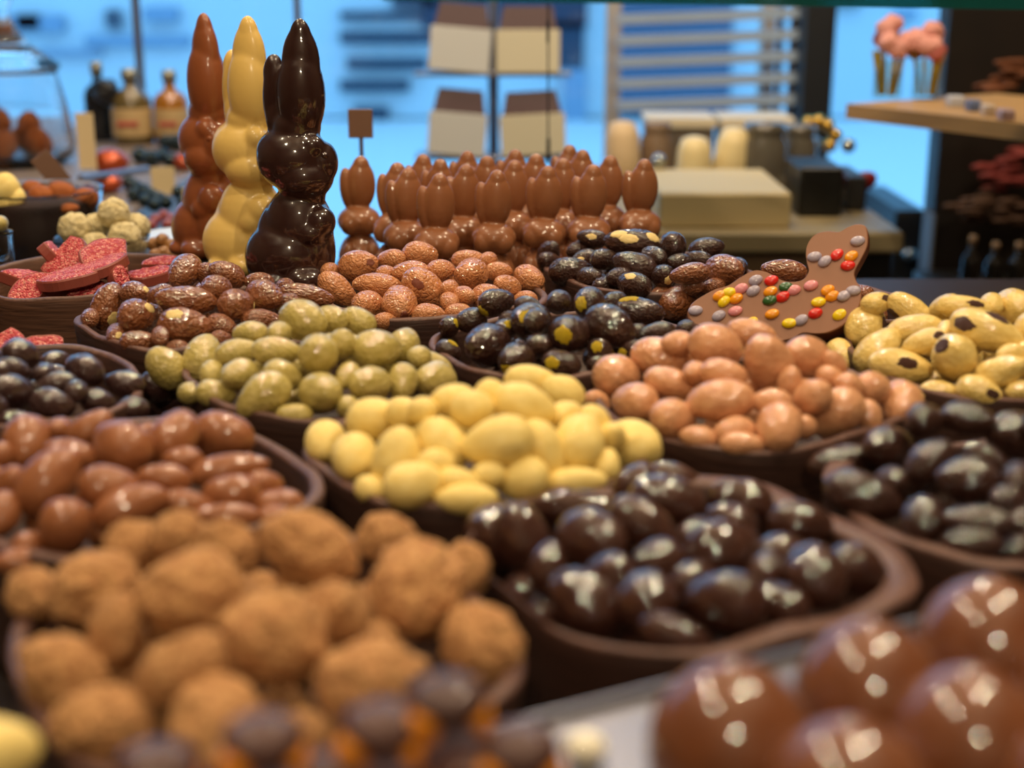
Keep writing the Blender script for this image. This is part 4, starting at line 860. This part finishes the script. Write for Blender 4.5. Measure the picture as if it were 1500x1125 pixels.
box_px('lidded_box', 'taupe box with white lid behind the cream cups, left one', 'box', 948, 1046, 188, 262, 2.47, .1, taupe, 'white-lidded boxes'); box_px('lidded_box', 'taupe box with white lid behind the smoky jars, right one', 'box', 1056, 1160, 188, 262, 2.47, .1, taupe, 'white-lidded boxes')
for ob in [x for x in bpy.data.objects if x.name.startswith('lidded_box')]:
    bb = ob.data.vertices; xs = [q.co.x for q in bb]; zs = [q.co.z for q in bb]
    ob.location.z = ZC; hh = max(zs) + at_y(1000, 262, 2.47)[2] - ZC
    for q in bb: q.co.z *= hh / max(zs)
    MB().rbox(min(xs) - .004, max(xs) + .004, -.006, .106, hh, hh + .018, .002).build('lid', simple('white_lid', 'd8ccb4', .5), ob)
for k, (u, v, r, m_, lab) in enumerate([(1105, 207, 13, silv, 'silver ball standing in for the highlight above the smoky jar'), (965, 236, 11, silv, 'silver ball in front of the brownish pot'), (1243, 213, 11, silv, 'silver ball near the red bow'), (1192, 212, 12, silv, 'silver ball right of the smoky jars'),  # first silver ball stands in for a highlight on the jar
        (1184, 180, 10, goldm, 'gold bauble, leftmost of the cluster'), (1199, 178, 10, goldm, 'gold bauble, second from left in the cluster'), (1213, 184, 10, goldm, 'gold bauble at the right end of the upper cluster'), (1224, 198, 10, goldm, 'gold bauble, upper of the lower pair'), (1216, 213, 10, goldm, 'gold bauble, lowest of the cluster'),
        (962, 293, 11, M['c_pink'], 'pink ball beside the rightmost small bunny'), (990, 280, 11, simple('dusty_pink', 'c08a80', .5), 'dusty pink ball at the left end of the beige box'), (1172, 278, 10, M['redc'], 'small red ball at the right end of the beige box')]):
    p = at_y(u, v, 2.2 if v > 230 else 2.42); kk = depth(p) / F
    t = MB().ball((0, 0, 0), r * kk, 12).build('bauble' if m_ in (goldm, silv) else 'ball', m_, None, p, True); tag(t, lab, 'bauble' if m_ in (goldm, silv) else 'ball')
pale = simple('pale_tissue', '9aa0a8', .7)
box_px('black_box', 'tall black box right of the beige box', 'box', 1168, 1236, 262, 334, 2.05, .12, M['black'], 'black boxes on the counter'); box_px('black_box', 'short black box below the red bow', 'box', 1238, 1270, 280, 330, 2.1, .12, simple('charcoal_box', '2c2b2d', .5), 'black boxes on the counter')
rb = thing('red_bow', 'dark red ribbon bow on the short black box', 'bow', at_y(1245, 262, 2.14))
for c_, e_ in (('loop', [((-.018, 0, 0), (.022, .010, .013), (0, 25, 0))]), ('loop', [((.020, 0, -.004), (.022, .010, .015), (0, -20, 0))]), ('knot', [((0, -.004, 0), (.008, .008, .009))])):
    link(c_, remesh(c_, e_, simple('dark_red_ribbon', '8a1c22', .5), .003, 2), rb)
# roses on the wooden shelf
sa = at_y(1240, 152, 1.97); sw = simple('light_oak', 'b58f5c', .5)
se = at_y(1500, 186, 1.72)
dx, dy = se[0] - sa[0], se[1] - sa[1]; L_ = math.hypot(dx, dy); ux, uy = dx / L_, dy / L_; px_, py_ = -uy, ux
q0 = (sa[0], sa[1]); q1 = (sa[0] + ux * .75, sa[1] + uy * .75); dpt = .30
shelfz = sa[2]
tag(MB().prism([q0, q1, (q1[0] + px_ * dpt, q1[1] + py_ * dpt), (q0[0] + px_ * dpt, q0[1] + py_ * dpt)], shelfz - .02, shelfz).build('wooden_shelf', sw), 'light oak shelf at the right carrying dried roses', 'shelf')
for jn, (u, lab) in enumerate([(1298, 'clear vase of dried pink roses, left one on the oak shelf'), (1356, 'clear vase of dried pink roses, right one on the oak shelf')]):
    jy = 2.04; p = at_y(u, 150, jy); k = depth(p) / F; H_ = 55 * k; W_ = 21 * k
    t = thing('rose_vase', lab, 'vase', (p[0], jy, shelfz), 'vases of dried roses')
    MB().lathe([(W_ * .8, 0), (W_, .004), (W_ * .95, H_), (W_ * .9, H_), (W_ * .92, .006), (.001, .005)], 32).build('vase', pane('vase_glass', (.92, .94, .9)), t, smooth=True)
    rg = random.Random(jn); m = MB()
    for i in range(12): a = rg.uniform(0, 6.28); m.tube((math.cos(a) * W_ * .5, math.sin(a) * W_ * .5, .006), (math.cos(a) * W_ * 1.1, math.sin(a) * W_ * 1.1, H_ * 1.25), .0022, 8)
    m.build('stems', simple('yellow_green_stems', 'b09a3c', .7), t)
    for i in range(9):
        a = rg.uniform(0, 6.28); rr = W_ * (1.15 if i < 6 else .4); o = link('rose', nut_mesh('pinkrose' if i % 3 else 'rosedark', i % 5, .2, 'truffle'), t, (math.cos(a + i) * rr, math.sin(a + i) * rr, H_ * (1.25 + .35 * rg.random() + (.35 if i >= 6 else 0)))); s_ = 14 * k; o.scale = (s_, s_, s_); o.rotation_euler = (i, i, i)
for k, (u, c, w) in enumerate([(1398, 'b9bcc8', 22), (1425, '5a6a90', 18), (1447, 'c8b8a8', 16), (1474, 'a88f96', 20)]):
    Y = 1.93 - k * .055; p = at_y(u, 160, Y); kk = depth(p) / F
    o = MB().rbox(-w * kk / 2, w * kk / 2, -.012, .012, 0, 16 * kk, .002).build('small_tin', simple('tin_' + c, c, .4), None, (p[0], Y, shelfz)); tag(o, ['pale grey small tin', 'blue small tin', 'cream small tin', 'pinkish small tin'][k] + ' on the oak shelf right of the roses', 'tin', 'small tins on the oak shelf')
# dark panel, foliage, low shelf, corked bottles, cabinets
darkp = sweet('dark_lacquer_panel', '16110f', '241a14', .5, .1, 'none', nscale=3)
a = at_y(1385, 100, 2.42)
pn = MB().box(a[0], 2.58, 2.42, 2.48, FL, CE).build('dark_screen', darkp); tag(pn, 'tall dark panel filling the right edge behind the oak shelf', 'panel')
tr1 = MB().box(at_y(1357, 380, 2.42)[0], a[0] - .001, 2.40, 2.46, FL, at_y(1357, 312, 2.42)[2]).build('grey_upright', simple('grey_upright', '5a5a5e', .5)); tag(tr1, 'short grey upright beside the black cabinets', 'post')
t = thing('dried_foliage', 'spray of dark red dried foliage hanging against the dark panel', 'foliage', at_y(1500, 215, 2.36)); rg = random.Random(9)
for nm_, col, pts in (('red_leaves', '7a2a26', [(1500, 225), (1490, 240), (1470, 245), (1500, 262), (1462, 268), (1450, 250)]), ('brown_leaves', '4a3020', [(1410, 300), (1440, 295), (1470, 300), (1500, 305), (1425, 315), (1480, 320), (1460, 285)]), ('orange_leaves', '6a3a1c', [(1480, 95), (1470, 120), (1490, 110), (1455, 125)])):
    m = MB(); base = t.location
    for (u, v) in pts:
        for k in range(7):
            p = at_y(u + rg.uniform(-14, 14), v + rg.uniform(-8, 8), 2.34 + rg.uniform(0, .05)) - np.array(base); m.ball(tuple(p), (.018 * rg.uniform(.7, 1.2), .006, .005), 5)
    for i in range(len(pts) - 1): m.tube(at_y(*pts[i], 2.36) - np.array(base), at_y(*pts[i + 1], 2.36) - np.array(base), .002, 6)
    m.build(nm_, simple(nm_, col, .7), t, smooth=True)['kind'] = 'stuff'
zs = at_y(1440, 432, 2.2)[2]
tag(MB().rbox(at_y(1385, 432, 2.2)[0], 1.6, 2.1, 2.39, zs - .03, zs, .003).build('low_black_shelf', M['black']), 'low black shelf under the corked bottles at the right', 'shelf')
cork = simple('cork_tan', 'a08468', .7)
for k, (u, h, lab) in enumerate([(1418, 88, 'corked bottle, leftmost on the low black shelf'), (1452, 74, 'corked bottle, second from left on the low black shelf'), (1486, 78, 'corked bottle, third from left on the low black shelf')]):
    bottle(lab, u, 430, 2.2 + .02 * (k % 2), 26, h, simple('black_glass', '1c1a18', .12, coat=.8), cork, False, 'corked bottles on the low shelf', zb=zs)
box_px('black_window_cabinet', 'tall black cabinet in front of the bright window at the right', 'cabinet', 1300, 1356, 308, 470, 2.62, .3, simple('cab1', '17181b', .4), 'black cabinets by the window'); box_px('black_window_cabinet', 'lower black cabinet left of the taller one', 'cabinet', 1238, 1288, 382, 470, 2.66, .3, simple('cab2', '141416', .4), 'black cabinets by the window')
for ob in [x for x in bpy.data.objects if x.name.startswith('black_window_cabinet')]:
    z1 = ob.location.z + max(q.co.z for q in ob.data.vertices); h0 = max(q.co.z for q in ob.data.vertices)
    for q in ob.data.vertices: q.co.z *= (z1 - FL) / h0
    ob.location.z = FL
    kb = MB().ball((0, -.012, z1 - FL - .08), .012, 10).build('knob', silv, ob, smooth=True)

# ------------------------------------------------------------------ window wall, column, blind
WY = 3.3; postm = simple('pale_window_post', 'b5aca0', .5)
m = MB()
for u, w in ((895, 20), (1116, 18)): p = at_y(u, 200, WY); m.box(p[0] - w * .0008, p[0] + w * .0008, WY - .03, WY + .03, FL, CE)
for x in (-2.55, -1.7, 1.55, 2.5): m.box(x - .02, x + .02, WY - .03, WY + .03, FL, CE)
m.box(-2.6, 2.6, WY - .03, WY + .03, FL, FL + .08); m.box(-2.6, 2.6, WY - .03, WY + .03, CE - .1, CE)
struct('window_1', m, postm)
gp = MB().box(-2.58, 2.58, WY - .004, WY + .004, FL + .08, CE - .1).build('window_pane', pane('window_glass', (.97, .98, 1))); gp['kind'] = 'structure'; gp.name = 'window_2'
a = at_y(1172, 100, 3.1); b = at_y(1215, 100, 3.1)
struct('trim_1', MB().box(a[0], b[0], 3.06, 3.2, FL, CE), simple('dark_column', '181a20', .5))
bl_ = thing('slatted_rack', 'pale horizontal slats across the window right of centre', 'window slats', (at_y(1040, 100, 3.15)[0], 3.15, FL))
slm = simple('pale_slat', 'a4b8d4', .5)
for k in range(6):
    v = -8 + k * 31.5; p0_ = at_y(905, v + 5, 3.15); p1_ = at_y(1178, v - 5, 3.15); o = bl_.location
    z0_, z1_ = p0_[2] - o[2], p1_[2] - o[2]; x0_, x1_ = p0_[0] - o[0], p1_[0] - o[0]; h = .010
    MB().add([(x0_, -.01, z0_ - h), (x1_, -.01, z1_ - h), (x1_, .01, z1_ - h), (x0_, .01, z0_ - h), (x0_, -.01, z0_ + h), (x1_, -.01, z1_ + h), (x1_, .01, z1_ + h), (x0_, .01, z0_ + h)],
             [(3, 2, 1, 0), (4, 5, 6, 7), (0, 1, 5, 4), (1, 2, 6, 5), (2, 3, 7, 6), (3, 0, 4, 7)]).build('slat', slm, bl_)
for u in (1141, 1160): p = at_y(u, 100, 3.16); MB().tube((p[0] - bl_.location[0], .015, 0), (p[0] - bl_.location[0], .015, at_y(u, -12, 3.15)[2] - FL), .008).build('upright', M['steel'], bl_)

# ------------------------------------------------------------------ outside: pavement and shop fronts in blue daylight
pav = simple('pale_pavement', 'c4ced2', .6); fac = simple('pale_facade', 'b4c4cc', .7); fdk = simple('dark_shop_window', '26394c', .2); fmid = simple('grey_blue_band', '6f8ca6', .6)
struct('ground', MB().box(-14, 14, WY + .05, 16, FL - .1, FL - .02), pav)
bd = thing('street_building', 'blue-lit building front across the street with dark horizontal bands', 'building', (0, 12, FL))
MB().box(-13, 13, 0, .4, 0, 8).build('facade', fac, bd)
def fband(u0, u1, v0, v1, mat, nm='shop_window', Yf=12):
    a = at_y(u0, v1, Yf); b = at_y(u1, v0, Yf); MB().box(a[0], b[0], Yf - 12 - .1, Yf - 12, a[2] - FL, b[2] - FL).build(nm, mat, bd)
for u0, u1, v0, v1, mt in [(-200, 95, 22, 46, fmid), (30, 62, 20, 42, fdk), (160, 178, 14, 40, fdk), (215, 262, 10, 30, fmid), (130, 280, 52, 66, fmid), (500, 618, 16, 27, fdk), (500, 640, 46, 62, fdk), (510, 626, 84, 100, fdk), (500, 600, 116, 132, fdk), (520, 570, 155, 185, fdk),
                           (905, 1075, -60, 165, simple('deep_blue_shop', '3a5068', .3)), (620, 860, -40, 40, fdk), (808, 855, 30, 100, fdk), (825, 858, 100, 180, fmid), (1215, 1260, -10, 8, fdk), (60, 150, 72, 80, fmid), (1310, 1340, 14, 26, fmid), (575, 640, -6, 8, fdk)]:
    fband(u0, u1, v0, v1, mt)
